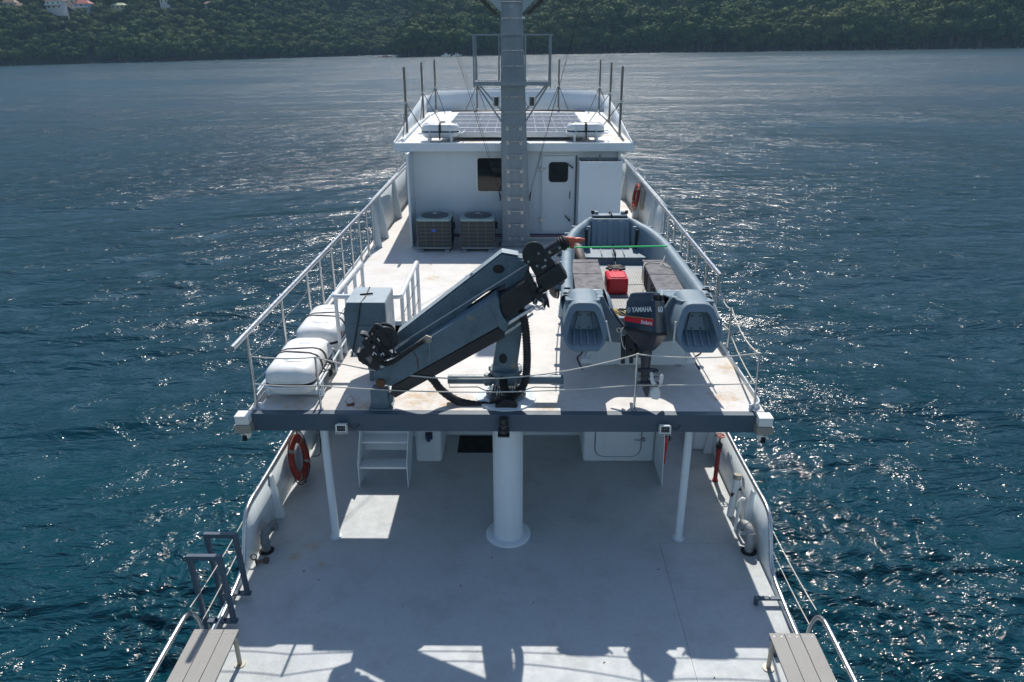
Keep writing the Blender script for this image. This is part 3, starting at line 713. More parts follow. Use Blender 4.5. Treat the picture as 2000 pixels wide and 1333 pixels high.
# aft lifelines on thin stanchions
lf = thing('lifeline', 'sagging white rope lifeline on thin stanchions across the aft edge of the upper deck', 'lifeline', (0, 0, 0))
SP = [(-2.24, .015, .70), (1.55, .015, .75), (2.97, .03, .76), (3.13, 1.79, .68)]
for (x, y, z) in SP:
    MB().cyl((x+(.03 if x > 2.9 and y < 1 else 0), y, 0), (x, y, z), .015, seg=8).cyl((x+(.03 if x > 2.9 and y < 1 else 0), y, 0), (x, y, .012), .035, seg=10).build('stanchion', 'steel', lf)
L0 = (-3.04, .06, .69); 
for (a, b, s) in ((L0, SP[0], .02), (SP[0], SP[1], .30), (SP[1], SP[2], .05), (SP[2], SP[3], .10), (SP[3], (3.1, 2.5, .86), .12)):
    MB().tube(catenary(a[:2]+(a[2]-.01,), b[:2]+(b[2]-.01,), s), .008, 6).build('rope', 'rope', lf)
for (a, b, s, za, zb) in ((L0, SP[0], .02, .32, .32), (SP[0], SP[1], .09, .32, .34), (SP[1], SP[2], .01, .34, .36), (SP[2], SP[3], .05, .36, .34), (SP[3], (3.1, 2.5, .4), .04, .34, .4)):
    MB().tube(catenary(a[:2]+(za,), b[:2]+(zb,), s), .007, 6).build('rope', 'rope', lf)
# white pipe rails round the stair opening
def stairrail(label, pts, posts, cross=None):
    t = thing('stair_rail', label, 'handrail', (pts[0][0], 2.3, 0), 'white rails round the stair opening')
    MB().tube(smooth_path(pts, 5), .034, 12).build('top_rail', 'white_clean', t)
    for (x, y, z) in posts: MB().cyl((x, y, 0), (x, y, z), .027, seg=12).build('post', 'white_clean', t)
    for h_ in (.33, .62): MB().tube([(posts[0][0], posts[0][1], h_), (posts[-1][0], posts[-1][1], h_)], .005, 5).build('wire', 'rubber', t)
    return t
stairrail('white pipe rail on the port side of the stair opening', [(-2.0, 1.46, .95), (-2.2, 1.46, .95), (-2.31, 1.47, .95), (-2.34, 1.56, .95), (-2.32, 2.2, .95), (-2.30, 2.8, .95), (-2.30, 3.0, .95), (-2.30, 3.07, .93), (-2.30, 3.1, .86)],
          [(-2.33, 1.5, .94), (-2.32, 2.05, .94), (-2.31, 2.6, .94), (-2.30, 3.1, .9)])
stairrail('white pipe rail on the inboard side of the stair opening', [(-1.65, 1.46, .95), (-1.52, 1.46, .95), (-1.46, 1.48, .95), (-1.44, 1.58, .95), (-1.44, 2.2, .95), (-1.44, 2.9, .95), (-1.44, 3.05, .95), (-1.44, 3.13, .93), (-1.44, 3.16, .86)],
          [(-1.45, 1.62, .94), (-1.44, 2.1, .94), (-1.44, 2.6, .94), (-1.44, 3.16, .9)])
# grey cabinet over the stair edge
cb = thing('control_cabinet', 'grey sheet metal cabinet strapped on the edge of the stair opening', 'cabinet', (-1.85, 1.5, .1))
fr = [(-2.10, 1.12, .98), (-1.60, 1.12, .98), (-1.60, 1.12, .22), (-1.72, 1.12, .10), (-1.95, 1.12, .10), (-2.14, 1.12, .42), (-2.14, 1.12, .84)]
MB().prism(fr, (0, .6, 0)).build('cabinet_body', 'crane', cb, bevel=.006)
MB().box(-2.10, -1.59, 1.10, 1.73, .982, .992).build('cabinet_lid', 'cranelight', cb, bevel=.003)
MB().box(-1.597, -1.585, 1.125, 1.72, .18, .975).build('side_panel', 'cranelight', cb)
MB().box(-1.98, -1.67, 1.108, 1.118, .25, .66).build('front_cover', 'crane', cb, bevel=.003)
MB().tube([(-1.9, 1.72, .998), (-1.88, 1.3, .998), (-1.9, 1.10, .99), (-1.95, 1.10, .75), (-2.08, 1.10, .22)], .009, 5).tube([(-1.97, 1.4, 1.0), (-1.8, 1.42, 1.01)], .012, 5).build('lashing', 'rubber', cb)
MB().cyl((-1.85, 1.25, -.02), (-1.85, 1.25, .12), .06).cyl((-1.75, 1.6, -.15), (-1.75, 1.6, .12), .04).build('cabinet_foot', 'crane', cb)
cb.scale = (.955,)*3; cb.location = Vector((-1.85, 1.5, .1))*.955+Vector((.008, -.353, .187))
cb2 = MB().cyl((-1.76, .86, 0), (-1.76, .86, .30), .05).build('cabinet_leg', 'crane', ud_o)
cw = tag(MB().prism([(-1.50, 1.2, 0), (-1.50, 1.62, 0), (-1.50, 1.62, .34)], (.014, 0, 0)).build('coaming_bracket', 'white', ud_o), None)
# ------------------------------------------------------------------ aft beam fittings
for lab, x in (('white led floodlight on the dark beam, to port of the pillar', -1.96), ('white led floodlight on the dark beam, to starboard of the pillar', 1.9)):
    t = floodlight('floodlight', lab, (x, -.20, -.14), .125, .095, .075, 'floodlights on the dark beam', (5, 4))
    t.rotation_euler = (R(-12), 0, 0)
    MB().tube([(.09, .08, 0), (.15, .07, -.03), (.2, .09, .02)], .005, 5).build('cable', 'rubber', t)
sn = thing('stern_light', 'black ribbed stern navigation light mounted on the middle of the dark beam', 'lamp', (0, -.16, -.1))
MB().lathe((-.02, -.175, 0), [(.03, -.005), (.055, -.01), (.055, -.045), (.045, -.05), (.045, -.075), (.055, -.08), (.055, -.11), (.045, -.115), (.045, -.15), (.06, -.155), (.06, -.2), (.04, -.205)][::-1], 20).build('lamp_housing', 'black', sn)
MB().box(-.09, .05, -.24, -.11, -.235, -.215).box(-.05, .01, -.14, -.105, -.2, -.02).build('lamp_bracket', 'black', sn)
def cctv(label, x):
    s = 1 if x > 0 else -1
    t = thing('security_camera', label, 'camera', (x, -.12, -.1), 'security cameras on the ends of the dark beam')
    MB().box(x-.10, x+.10, -.22, -.04, .0, .03).box(x-.095, x+.095, -.215, -.045, -.10, .0).build('housing_lid', 'whiteplast', t, bevel=.008)
    MB().box(x-.115, x+.115, -.23, -.02, -.215, -.103).build('junction_box', M['galv'], t, bevel=.004)
    MB().cyl((x, -.13, -.215), (x, -.13, -.25), .065, seg=20).build('camera_neck', 'steel', t)
    MB().lathe((x, -.13, 0), [(.07, -.25), (.075, -.28), (.07, -.31), (.05, -.335), (.02, -.345)][::-1], 20).build('camera_dome', 'whiteplast', t)
    MB().box(x-.032, x+.032, -.215, -.14, -.345, -.26).build('camera_eye', 'lens', t, bevel=.01)
    for z in (-.28, -.32): MB().cyl((x, -.214, z), (x, -.222, z), .015, seg=14).build('camera_lens', 'glass', t)
    MB().box(min(x, s*3.06), max(x, s*3.06), -.06, -.03, -.2, -.12).build('camera_arm', 'beam', t)
    t.scale = (.86, .9, .9)
cctv('security camera under a white box at the port end of the dark beam', -3.14)
cctv('security camera under a white box at the starboard end of the dark beam', 3.08)
# pad eye on the upper deck
pe = thing('pad_eye', 'rusty ring welded to the upper deck beside the crane rest', 'deck ring', (-1.9, .1, 0))
MB().torus((-1.92, .14, .07), .05, .009, Matrix.Rotation(R(90), 3, 'X') @ Matrix.Rotation(R(25), 3, 'Y')).build('ring', 'steel', pe)
MB().box(-1.95, -1.86, .1, .16, 0, .02).build('pad', 'leaf_rust', pe, bevel=.005)
# ------------------------------------------------------------------ main deck outfit
def lifebuoy(label, c, mat3, Rr, r):
    t = thing('lifebuoy', label, 'lifebuoy', c)
    MB().torus(c, Rr, r, mat3, 36, 12, .62).build('ring', 'orange', t)
    for k in range(4):
        a = R(45+90*k); m = MB(); P = []
        for i in range(-2, 3):
            aa = a+R(4*i)
            P.append(Vector(c)+mat3 @ Vector((Rr*math.cos(aa), Rr*math.sin(aa), 0)))
        vs = []; sec = 12
        for i, aa in enumerate([a+R(2.2*i) for i in range(-2, 3)]):
            for q in range(sec):
                b = 2*math.pi*q/sec; vs.append(Vector(c)+mat3 @ Vector(((Rr+(r+.003)*math.cos(b))*math.cos(aa), (Rr+(r+.003)*math.cos(b))*math.sin(aa), (r*.62+.003)*math.sin(b))))
        m.add(vs, [(i*sec+q, (i+1)*sec+q, (i+1)*sec+(q+1) % sec, i*sec+(q+1) % sec) for i in range(4) for q in range(sec)]).build('reflective_band', 'galv', t)
    P = []
    for k in range(33):
        a = 2*math.pi*k/32; rr = Rr+r+.015+.035*abs(math.sin(2*a)); P.append(Vector(c)+mat3 @ Vector((rr*math.cos(a), rr*math.sin(a), .01)))
    MB().tube(P[:-1], .008, 5, closed=True).build('grab_line', 'rubber', t)
    return t
mL = Matrix.Rotation(R(90), 3, 'Y')
lb = lifebuoy('orange lifebuoy hanging inside the port bulwark of the main deck', (-3.12, 1.52, -1.60), Matrix.Rotation(R(-10), 3, 'Y') @ mL, .285, .07)
MB().tube(smooth_path([(-3.0, 1.9, -1.3), (-2.95, 2.1, -1.5), (-2.96, 2.05, -1.85), (-3.0, 1.8, -1.75)]), .008, 5).tube(smooth_path([(-3.0, 1.52, -1.3), (-2.99, 1.35, -1.55), (-3.0, 1.5, -1.75), (-2.99, 1.3, -1.9)]), .008, 5).build('loose_line', 'rubber', lb)
lifebuoy('orange lifebuoy hanging inside the starboard side bulwark beside the white locker', (3.0, 10.1, .58), Matrix.Rotation(R(8), 3, 'Y') @ mL, .26, .065)
t = thing('wall_bracket', 'small bracket on the starboard bulwark behind the orange lifebuoy', 'bracket', (3.05, 9.6, .6))
MB().box(3.06, 3.10, 9.6, 9.72, .35, .85).build('plate', 'galv', t)
hy = thing('deck_hydrant', 'dark red fire hydrant pipe with a red handwheel at the starboard bulwark', 'hydrant', (3.17, 1.62, MD))
MB().cyl((3.13, 1.62, MD), (3.13, 1.62, -1.50), .032).build('riser', 'redmetal', hy)
MB().cyl((3.13, 1.62, MD), (3.13, 1.62, MD+.03), .045).cyl((3.13, 1.62, -1.53), (3.13, 1.62, -1.48), .042).build('coupling', 'redmetal', hy)
MB().lathe((3.13, 1.62, 0), [(.035, -1.48), (.05, -1.46), (.05, -1.40), (.03, -1.38), (.012, -1.36), (.012, -1.26)], 14).build('valve', 'rubber', hy)
m = MB().torus((3.13, 1.62, -1.26), .062, .010, Matrix.Identity(3), 22, 6)
for k in range(4): m.tube([(3.13, 1.62, -1.26), (3.13+.06*math.cos(k*math.pi/2), 1.62+.06*math.sin(k*math.pi/2), -1.26)], .007, 5)
m.build('handwheel', 'hook', hy)
ex = thing('fire_extinguisher', 'red fire extinguisher hung on the white wing plate beside the hatch', 'extinguisher', (2.37, 1.9, -1.5))
MB().lathe((2.37, 1.85, 0), [(.03, -1.88), (.035, -1.85), (.035, -1.66), (.05, -1.64), (.05, -1.46), (.03, -1.42), (.015, -1.38)], 14).build('bottle', 'red', ex)
MB().box(2.335, 2.40, 1.82, 1.89, -1.40, -1.31).tube([(2.37, 1.85, -1.32), (2.43, 1.8, -1.3), (2.43, 1.8, -1.45)], .015, 6).build('valve_head', 'black', ex)
vp = thing('vent_pipe', 'white capped standpipe leaning at the starboard bulwark', 'pipe', (3.13, .78, MD))
MB().cyl((3.13, .75, MD), (3.19, .84, -1.50), .05, seg=20).build('pipe', 'white', vp)
MB().cyl((3.19, .84, -1.50), (3.197, .85, -1.43), .056, seg=20).build('cap', 'galv', vp, bevel=.006)
MB().box(3.16, 3.26, .82, .86, -1.68, -1.64).box(3.11, 3.15, .76, .79, -1.74, -1.68).build('clamp', 'rubber', vp)
t = thing('grab_rail', 'white bent grab tube beside the standpipe at the starboard bulwark', 'handrail', (3.1, .45, MD))
MB().tube(smooth_path([(3.11, .42, MD), (3.13, .45, -1.66), (3.14, .46, -1.60), (3.17, .47, -1.57), (3.20, .47, -1.58)]), .022, 10).build('tube', 'white_clean', t)
def goose(label, x, y, s, mt):
    t = thing('vent_gooseneck', label, 'vent pipe', (x, y, MD), 'gooseneck vent pipes')
    z0 = MD
    P = smooth_path([(x, y, z0), (x, y, z0+.20), (x+.0, y+.02, z0+.30), (x-s*.02, y+.09, z0+.37), (x-s*.05, y+.18, z0+.36), (x-s*.07, y+.24, z0+.29), (x-s*.07, y+.25, z0+.23)], 5)
    MB().tube(P, .064, 18).build('bent_pipe', mt, t)
    MB().lathe((x, y, z0), [(.11, .001), (.11, .012), (.09, .02), (.078, .03)], 24).build('flange', 'rubber', t)
    for q in (4, 10, 16, 22): MB().torus(P[q], .066, .007, (P[q+1]-P[q]).to_track_quat('Z', 'Y').to_matrix(), 20, 6).build('weld_ring', mt, t)
    return t
M['gneck'] = paint('worn_grey_white_pipe', (.35, .36, .36), .4, dirt=(.07, .07, .07), dirt_amt=.8, scale=7)
goose('grey gooseneck vent pipe at the port bulwark', -3.10, .0, -1, 'galv2') if False else None
M['galv2'] = paint('grey_weathered_pipe', (.16, .18, .19), .45, dirt_amt=.5, scale=6)
g_ = goose('grey gooseneck vent pipe at the port bulwark near the dark frames', -3.14, -.08, -1, M['galv2']); g_.scale = (.88, .88, .85)
g_ = goose('blackened white gooseneck vent pipe at the starboard bulwark', 3.16, -.04, 1, M['gneck']); g_.scale = (.88, .88, .88)
M['valve'] = paint('rusty_grey_valve', (.10, .085, .075), .7, dirt=(.16, .07, .04), dirt_amt=.6, scale=18)
va = thing('deck_valve', 'small rusty valve fitting on the deck beside the port gooseneck', 'valve', (-3.08, -.35, MD))
MB().cyl((-3.08, -.42, MD), (-3.10, -.40, MD+.12), .018).torus((-3.12, -.4, MD+.15), .045, .01, Matrix.Rotation(R(60), 3, 'X')).tube([(-3.08, -.42, MD+.06), (-2.98, -.35, MD+.05), (-2.92, -.33, MD+.03)], .025, 8).box(-3.0, -2.92, -.38, -.3, MD, MD+.07).build('valve_body', M['valve'], va)
va.location = (-3.17, -.31, MD); va.scale = (.8, .8, .8)

# small dark inverted-U frames for boarding
def uframe(label, y, z1):
    t = thing('boarding_frame', label, 'frame', (-3.2, y, MD), 'dark boarding frames on the port deck edge')
    a, b = -3.07, -3.38
    MB().box(b-.05, a+.045, y-.035, y+.035, MD+.075, MD+.1).build('foot_plate', 'beam', t, bevel=.004)
    for x, dx in ((a, -.03), (b, -.05)):
        MB().prism([(x-.026, y-.026, MD+.1 if x == a else MD-.25), (x+.026, y-.026, MD+.1 if x == a else MD-.25), (x+.026, y+.026, MD+.1 if x == a else MD-.25), (x-.026, y+.026, MD+.1 if x == a else MD-.25)], (dx, 0, z1-(MD+.1 if x == a else MD-.25))).build('upright', 'beam', t, bevel=.006)
    MB().box(b-.03-.05, a+.026-.03, y-.028, y+.028, z1-.01, z1+.045).build('crossbar', 'beam', t, bevel=.006)
    for x in (-3.17, -3.27): MB().cyl((x, y, MD+.1), (x, y, MD+.125), .014, seg=6).build('bolt', 'black', t)
uframe('dark inverted U frame on the port deck edge, farther from the bench', -.97, -1.13)
uframe('dark inverted U frame on the port deck edge, directly at the bench end', -1.42, -1.08)
for (x, y, l) in ((3.12, -1.0, 'dark bolted clamp plate on the starboard deck edge, farther from the bench'), (3.1, -1.78, 'dark bolted clamp plate on the starboard deck edge, touching the bench end')):
    t = thing('clamp_plate', l, 'clamp plate', (x, y, MD), 'clamp plates on the starboard edge')
    MB().box(x-.17, x+.15, y-.03, y+.03, MD+.075, MD+.10).build('plate', 'beam', t, bevel=.004); MB().box(x-.17, x-.13, y-.025, y+.025, MD, MD+.075).build('spacer', 'beam', t)
    for q in (-.1, .0): MB().cyl((x+q, y, MD+.1), (x+q, y, MD+.12), .012, seg=6).build('bolt', 'steel', t)
# benches
def bench(s, label):
    t = thing('bench', label, 'bench', (s*3.0, -3, MD), 'slatted benches at the stern')
    y0, y1 = -1.93, -4.6
    xi, xo = 2.775, 3.25
    for k in range(3):
        wA = (xo-xi)/3; a = xi+wA*k+.003; b = a+wA-.006
        a2, b2 = a-.04, b-.04
        P = [(s*a, y0, MD+.43), (s*b, y0, MD+.43), (s*b2, y1, MD+.43), (s*a2, y1, MD+.43)]
        o = MB().prism(P, (0, 0, .028)).build('plank', 'plank', t, bevel=.003)
        for q in (.25, .75):
            x = a+(b-a)*q; MB().cyl((s*x, y0-.05, MD+.458), (s*x, y0-.05, MD+.461), .008, seg=8).build('screw', 'steel', o)
    for yy_ in (-1.96, -3.3, -4.5):
        MB().box(s*3.0-.22, s*3.0+.22, yy_-.02, yy_+.02, MD+.39, MD+.429).build('bearer', 'greysteel', t)
        for x in (2.82, 3.2):
            MB().cyl((s*x, yy_, MD), (s*x, yy_, MD+.39), .024, seg=12).cyl((s*x, yy_, MD+.001), (s*x, yy_, MD+.012), .06, seg=14).build('leg', 'galv', t)
bench(-1, 'bench of three grey composite planks at the bottom left of the main deck')
bench(1, 'bench of three grey composite planks at the bottom right of the main deck')
# bright hooped handrails outboard of the benches
for s, lab in ((-1, 'bright stainless hooped handrail outboard of the port bench'), (1, 'bright stainless hooped handrail outboard of the starboard bench')):
    t = thing('hoop_handrail', lab, 'handrail', (s*3.35, -2, MD), 'hooped handrails at the stern')
    P = smooth_path([(s*3.33, -1.62, MD-.05), (s*3.34, -1.66, MD+.3), (s*3.36, -1.72, MD+.47), (s*3.37, -1.82, MD+.53), (s*3.37, -1.95, MD+.545), (s*3.36, -2.6, MD+.55), (s*3.33, -4.6, MD+.55)], 6)
    MB().tube(P, .026, 12).build('hoop', 'steel', t)
    for y in (-2.75, -4.3): MB().cyl((s*3.33, y, MD-.05), (s*3.355, y, MD+.55), .02, seg=10).build('post', 'steel', t)
# ropes from the bulwark ends to the handrails
t = thing('side_rope', 'pair of thin white ropes closing the starboard boarding gap', 'rope', (3.35, -1, -1.6), 'ropes across the boarding gaps')
MB().tube(catenary((3.31, -.16, -1.48), (3.36, -1.66, -1.52), .03), .006, 5).tube(catenary((3.31, -.42, -1.72), (3.36, -1.62, -1.80), .02), .006, 5).build('rope', 'rope', t)
t = thing('side_rope', 'pair of thin white ropes closing the port boarding gap past the dark frames', 'rope', (-3.35, -1, -1.6), 'ropes across the boarding gaps')
MB().tube(catenary((-3.33, -.16, -1.48), (-3.40, -1.66, -1.54), .03), .006, 5).tube(catenary((-3.32, -.42, -1.72), (-3.38, -1.62, -1.86), .02), .006, 5).build('rope', 'rope', t)
# dry leaves and specks on the deck
m = MB(); random.seed(21)
for (x, y) in ((-2.55, -.5), (-2.3, -.62), (-.55, -.75), (.9, .7), (1.1, -1.9), (-.2, -.2), (.35, -1.0), (2.4, .5), (-1.2, -1.1), (1.9, -.4), (-.9, .9), (2.2, -2.1)):
    a = random.uniform(0, 6); l = random.uniform(.012, .03)
    m.tube([(x, y, MD+.004), (x+l*math.cos(a), y+l*math.sin(a), MD+.008), (x+2*l*math.cos(a+.6), y+2*l*math.sin(a+.6), MD+.004)], [.001, .006, .001], 4)
tag(m.build('dry_leaves', 'leaf_rust'), 'tiny brown dry leaves scattered over the main deck', 'leaves', kind='stuff')
# ------------------------------------------------------------------ crane
cr = thing('deck_crane', 'folded grey blue knuckle boom deck crane with black winch, standing at the aft edge', 'crane', (0, .32, 0))
def outl(P, y0, y1):
    """outline surveyed in the plane y0, real thickness back to y1"""
    m = MB(); return m.prism([pt(a, b, y=y0) for a, b in P], (0, y1-y0, 0))
bf = MB().lathe((.0, .34, 0), [(.37, .001), (.37, .02), (.31, .03), (.27, .05), (.25, .05)], 40).build('base_flange', 'white', cr)
MB().lathe((.0, .34, 0), [(.25, .03), (.25, .09), (.17, .12), (.155, .2), (.155, .36), (.20, .37), (.20, .42), (.16, .43)], 36).build('slewing_column', 'crane', cr)
for k in range(12):
    a = 2*math.pi*k/12; MB().cyl((.225*math.cos(a), .34+.225*math.sin(a), .08), (.225*math.cos(a), .34+.225*math.sin(a), .115), .016, seg=6).build('flange_bolt', 'steel', cr)
zc0 = .42
c0 = pt(985, 723, y=.3); c1 = pt(1014, 519, y=.3); ax = (c1-c0)
m = MB(); rows = []
for t, wx, wy in ((0, .15, .14), (.35, .145, .14), (.85, .125, .13), (1.06, .12, .12)):
    c = Vector((c0.x, .36, c0.z))+Vector((ax.x, 0, ax.z))*t
    rows.append([c+Vector(p) for p in ((-wx, -wy, 0), (wx, -wy, 0), (wx, wy, 0), (-wx, wy, 0), (-wx, -wy, 0))])
m.grid(rows).add(rows[0][:4], [(3, 2, 1, 0)]).add(rows[-1][:4], [(0, 1, 2, 3)])
col_o = m.build('crane_column', 'crane', cr, fix=True, bevel=.012)
for s in (-1, 1): MB().cyl((c0.x+s*.165, .36, c0.z-.0), (c0.x+s*.165+s*.03, .36, c0.z), .035).build('pin', 'galv', col_o)
h0 = pt(982.6, 701, y=.215)
MB().prism([(h0.x+.05*math.cos(R(a)), .2195, h0.z+.065*math.sin(R(a))) for a in range(0, 360, 15)], (0, -.003, 0)).build('column_opening', 'rubber', col_o)
# stabiliser beam with flanged collar
zs_ = pt(900, 744, y=.30).z
MB().cyl((-.72, .34, zs_), (-.14, .34, zs_), .058, seg=20).cyl((.14, .34, zs_), (.71, .34, zs_), .058, seg=20).build('stabiliser_cylinder', 'crane', cr, smooth=50)
MB().cyl((-.255, .34, zs_), (-.225, .34, zs_), .085, seg=20).cyl((-.215, .34, zs_), (-.185, .34, zs_), .085, seg=20).build('cylinder_flange', 'crane', cr)
m = MB()
for k in range(8):
    a = 2*math.pi*k/8; m.cyl((-.27, .34+.07*math.cos(a), zs_+.07*math.sin(a)), (-.17, .34+.07*math.cos(a), zs_+.07*math.sin(a)), .008, seg=6)
m.tube([(-.70, .28, zs_-.04), (-.70, .27, zs_-.075), (-.35, .27, zs_-.07), (-.25, .25, zs_-.11), (-.15, .25, zs_-.12)], .007, 5).tube([(.70, .28, zs_-.04), (.70, .27, zs_-.075), (.35, .27, zs_-.07), (.2, .25, zs_-.11)], .007, 5)
m.build('cylinder_pipe', 'greysteel', cr)
# main boom (upper)
mbP = [(776, 654), (872, 581), (980, 497), (1022, 505), (1032, 522), (1030, 546), (1000, 552), (978, 560), (950, 572), (925, 590), (903, 613), (880, 626), (822, 668), (776, 692), (766, 680)]
mb = outl(mbP, .26, .46).build('main_boom', 'crane', cr, bevel=.01)
a_ = [pt(776, 652, y=.27), pt(980, 494.5, y=.27), pt(1012, 500, y=.27)]
m = MB()
for p, q in zip(a_, a_[1:]): m.prism([p, p+Vector((0, .18, 0)), q+Vector((0, .18, 0)), q], (0, 0, .008))
m.build('boom_lit_top', 'cranelight', mb)  # paler strip puts the light on the boom's top face into colour
h1 = pt(974, 526, y=.255)
MB().prism([(h1.x+.07*math.cos(R(a)), .2595, h1.z+.053*math.sin(R(a))) for a in range(0, 360, 15)], (0, -.003, 0)).build('boom_opening', 'rubber', mb)
for p in ((1014, 521), (994.5, 550), (906, 607)):
    q = pt(*p, y=.255); MB().cyl(q, q-Vector((0, .03, 0)), .036, seg=20).cyl(q-Vector((0, .03, 0)), q-Vector((0, .04, 0)), .02, seg=6).build('pivot_pin', 'crane', mb)
lug = outl([(917, 540-1), (921, 534), (929, 534), (931, 541), (922, 549)], .3, .33).build('lifting_lug', 'crane', mb, bevel=.004)
# lifting cylinder between main boom and outer boom (black)
a_ = pt(1000, 552, y=.30); b_ = pt(840, 662, y=.30)
MB().cyl(a_, b_, .062, seg=20).build('boom_cylinder', 'black', cr)
MB().cyl(b_, b_+(b_-a_).normalized()*.5, .035, seg=16).build('cylinder_rod', 'black', cr)
# outer boom
ob = outl([(729, 727), (752, 717), (839, 660), (968, 579), (976, 590), (978, 637), (764, 756), (732, 748)], -.0, .2).build('outer_boom', 'crane', cr, bevel=.018)
outl([(764, 757), (978, 638), (986, 655), (985, 660), (772, 778), (764, 770)], .03, .17).build('boom_shaded_underside', 'black', ob, bevel=.008)  # black piece stands in for the boom's shaded lower facets
for (a, b) in (((808, 688), (812, 715)), ((839, 672), (840, 708))):
    pass
outl([(954, 592), (968, 578.5), (974, 584), (975, 600), (981, 618), (993, 635), (990, 646), (983, 648), (974, 640), (964, 612)], -.018, .22).build('boom_collar', 'crane', ob, bevel=.006)
outl([(973, 582), (1037, 543), (1056, 580), (988, 624), (979, 612)], .02, .18).build('extension_boom', 'black', ob, bevel=.014)
a_ = pt(988, 634, y=.06); b_ = pt(1042, 601, y=.06)
MB().cyl(a_, b_, .026, seg=16).build('extension_rod', 'steel', ob)
outl([(984, 650), (1000, 640), (1040, 612), (1042, 615), (1002, 645), (986, 655)], .1, .12).build('guide_strip', 'steel', ob)
# head
hd = outl([(1046, 546), (1091, 515), (1093, 517), (1109, 542), (1106, 546), (1056, 577)], .0, .19).build('head_box', 'black', cr, bevel=.012)
ctr = (1043, 497); P = []
for a in range(20, 205, 15): P.append((ctr[0]-24*math.cos(R(a+8)), ctr[1]-25*math.sin(R(a))))
P = [(1020, 498)]+[(1043-23.5*math.cos(R(a)), 498-25*math.sin(R(a))) for a in range(15, 150, 15)]+[(1071, 500), (1083, 512), (1084, 518), (1052, 541), (1044, 537), (1036, 522), (1023, 512)]
outl(P, .02, .05).build('sheave_plate', 'black', hd, bevel=.005); outl(P, .14, .17).build('sheave_plate', 'black', hd, bevel=.005)
q = pt(1043, 499, y=.05); MB().cyl(q, q+Vector((0, .09, 0)), .13, seg=30).build('sheave', 'rubber', hd)
for p, mt in (((1065, 508), 'steel'), ((1032, 511), 'steel'), ((1049, 519), 'steel'), ((1052, 495), 'greysteel')):
    q = pt(*p, y=.02); MB().cyl(q, q-Vector((0, .02, 0)), .014, seg=12).build('sheave_bolt', mt, hd)
outl([(1057, 522), (1066, 518), (1067, 521), (1059, 526)], .005, .02).build('name_plate', 'steel', hd)
a_ = pt(1066, 495, y=.09); b_ = pt(1108, 470, y=.09)
MB().tube([a_, a_.lerp(b_, .7)], .068, 18).build('hook_arm', 'black', hd)
MB().tube([a_.lerp(b_, .66), a_.lerp(b_, .72), a_.lerp(b_, .76), a_.lerp(b_, .82), a_.lerp(b_, .86), a_.lerp(b_, .94), b_], [.075, .085, .07, .085, .07, .078, .06], 18).build('hook_swivel', 'rubber', hd)
for p in ((1074, 493), (1093, 484)):
    q = pt(*p, y=.02); MB().cyl(q, q-Vector((0, .012, 0)), .016, seg=12).build('arm_bolt', 'steel', hd)
d = (pt(1142, 469, y=.09)-b_)
MB().tube([b_+Vector((-.03, 0, .02)), b_+d*.25, b_+d*.5], [.03, .04, .03], 10).tube([b_+d*.28+Vector((0, 0, -.09)), b_+d*.3, b_+d*.32+Vector((0, 0, .035))], [.022, .03, .02], 8).tube([b_+d*.45, b_+d*.7, b_+d], [.03, .032, .014], 10).build('hook', 'hook', hd)
# elbow clutter at the head of the outer boom
m = MB()
jt = [((1030, 535), .03), ((1034, 548), .045), ((1042, 560), .04), ((1046, 570), .05), ((1038, 556), .03), ((1052, 578), .035), ((1045, 590), .03), ((1028, 545), .025), ((1056, 566), .03)]
for i, (p, r_) in enumerate(jt):
    q = pt(*p, y=-.02); m.cyl(q-Vector((0, .02+.01*(i % 3), 0)), q+Vector((0, .05, 0)), r_, seg=10+i % 3)
m.build('joint_fittings', 'black', cr, bevel=.004)
outl([(1024, 540), (1030, 533), (1037, 536), (1044, 556), (1060, 575), (1066, 573), (1072, 588), (1074, 602), (1070, 601), (1067, 596), (1064, 605), (1058, 592), (1044, 584), (1034, 565)], -.04, -.015).build('joint_bracket', 'black', cr, bevel=.004)
q = pt(1053, 590, y=-.05); MB().torus(q, .05, .008, Matrix.Rotation(R(80), 3, 'X'), 20, 6).tube(smooth_path([pt(1040, 597, y=-.04), pt(1048, 606, y=-.06), pt(1060, 600, y=-.06), pt(1062, 585, y=-.05)]), .006, 5).build('hydraulic_pipe', 'greysteel', cr)
# hoist wire along the booms
MB().tube([pt(768, 681, y=-.03), pt(1030, 517, y=-.03)], .007, 6).build('hoist_wire', 'greysteel', cr)
MB().tube([pt(771, 683, y=-.02), pt(800, 662, y=-.02)], .013, 6).build('wire_guide', 'steel', cr)
# winch
wc = pt(752, 662, y=-.02)
wr = Matrix.Rotation(R(18), 3, 'Z')
win = MB().lathe(wc, [(.15, -.02), (.15, .0), (.115, .005), (.115, .11), (.15, .115), (.15, .135)], 32, 'Y', wr).build('winch_drum', 'black', cr)
MB().lathe(wc, [(.118, .008), (.121, .03), (.118, .05), (.121, .07), (.118, .09), (.12, .108)], 32, 'Y', wr).build('winch_rope', 'greysteel', win)
m = MB(); random.seed(3)
for (p, r_, l) in (((728, 678), .085, .16), ((718, 664), .05, .2), ((740, 694), .07, .14), ((715, 686), .06, .12), ((733, 708), .05, .1), ((748, 684), .05, .1), ((757, 694), .045, .08), ((745, 706), .04, .1), ((725, 657), .03, .18), ((738, 642), .02, .16)):
    q = pt(*p, y=-.02); m.cyl(q-Vector((0, l*.5, 0)), q+Vector((0, l*.5, 0)), r_, seg=14)
m.build('winch_motor', 'black', win, bevel=.006)
outl([(695, 688), (702, 690), (722, 712), (741, 717), (735, 726), (717, 716), (700, 706)], -.05, .12).build('winch_guard', 'black', win, bevel=.01)
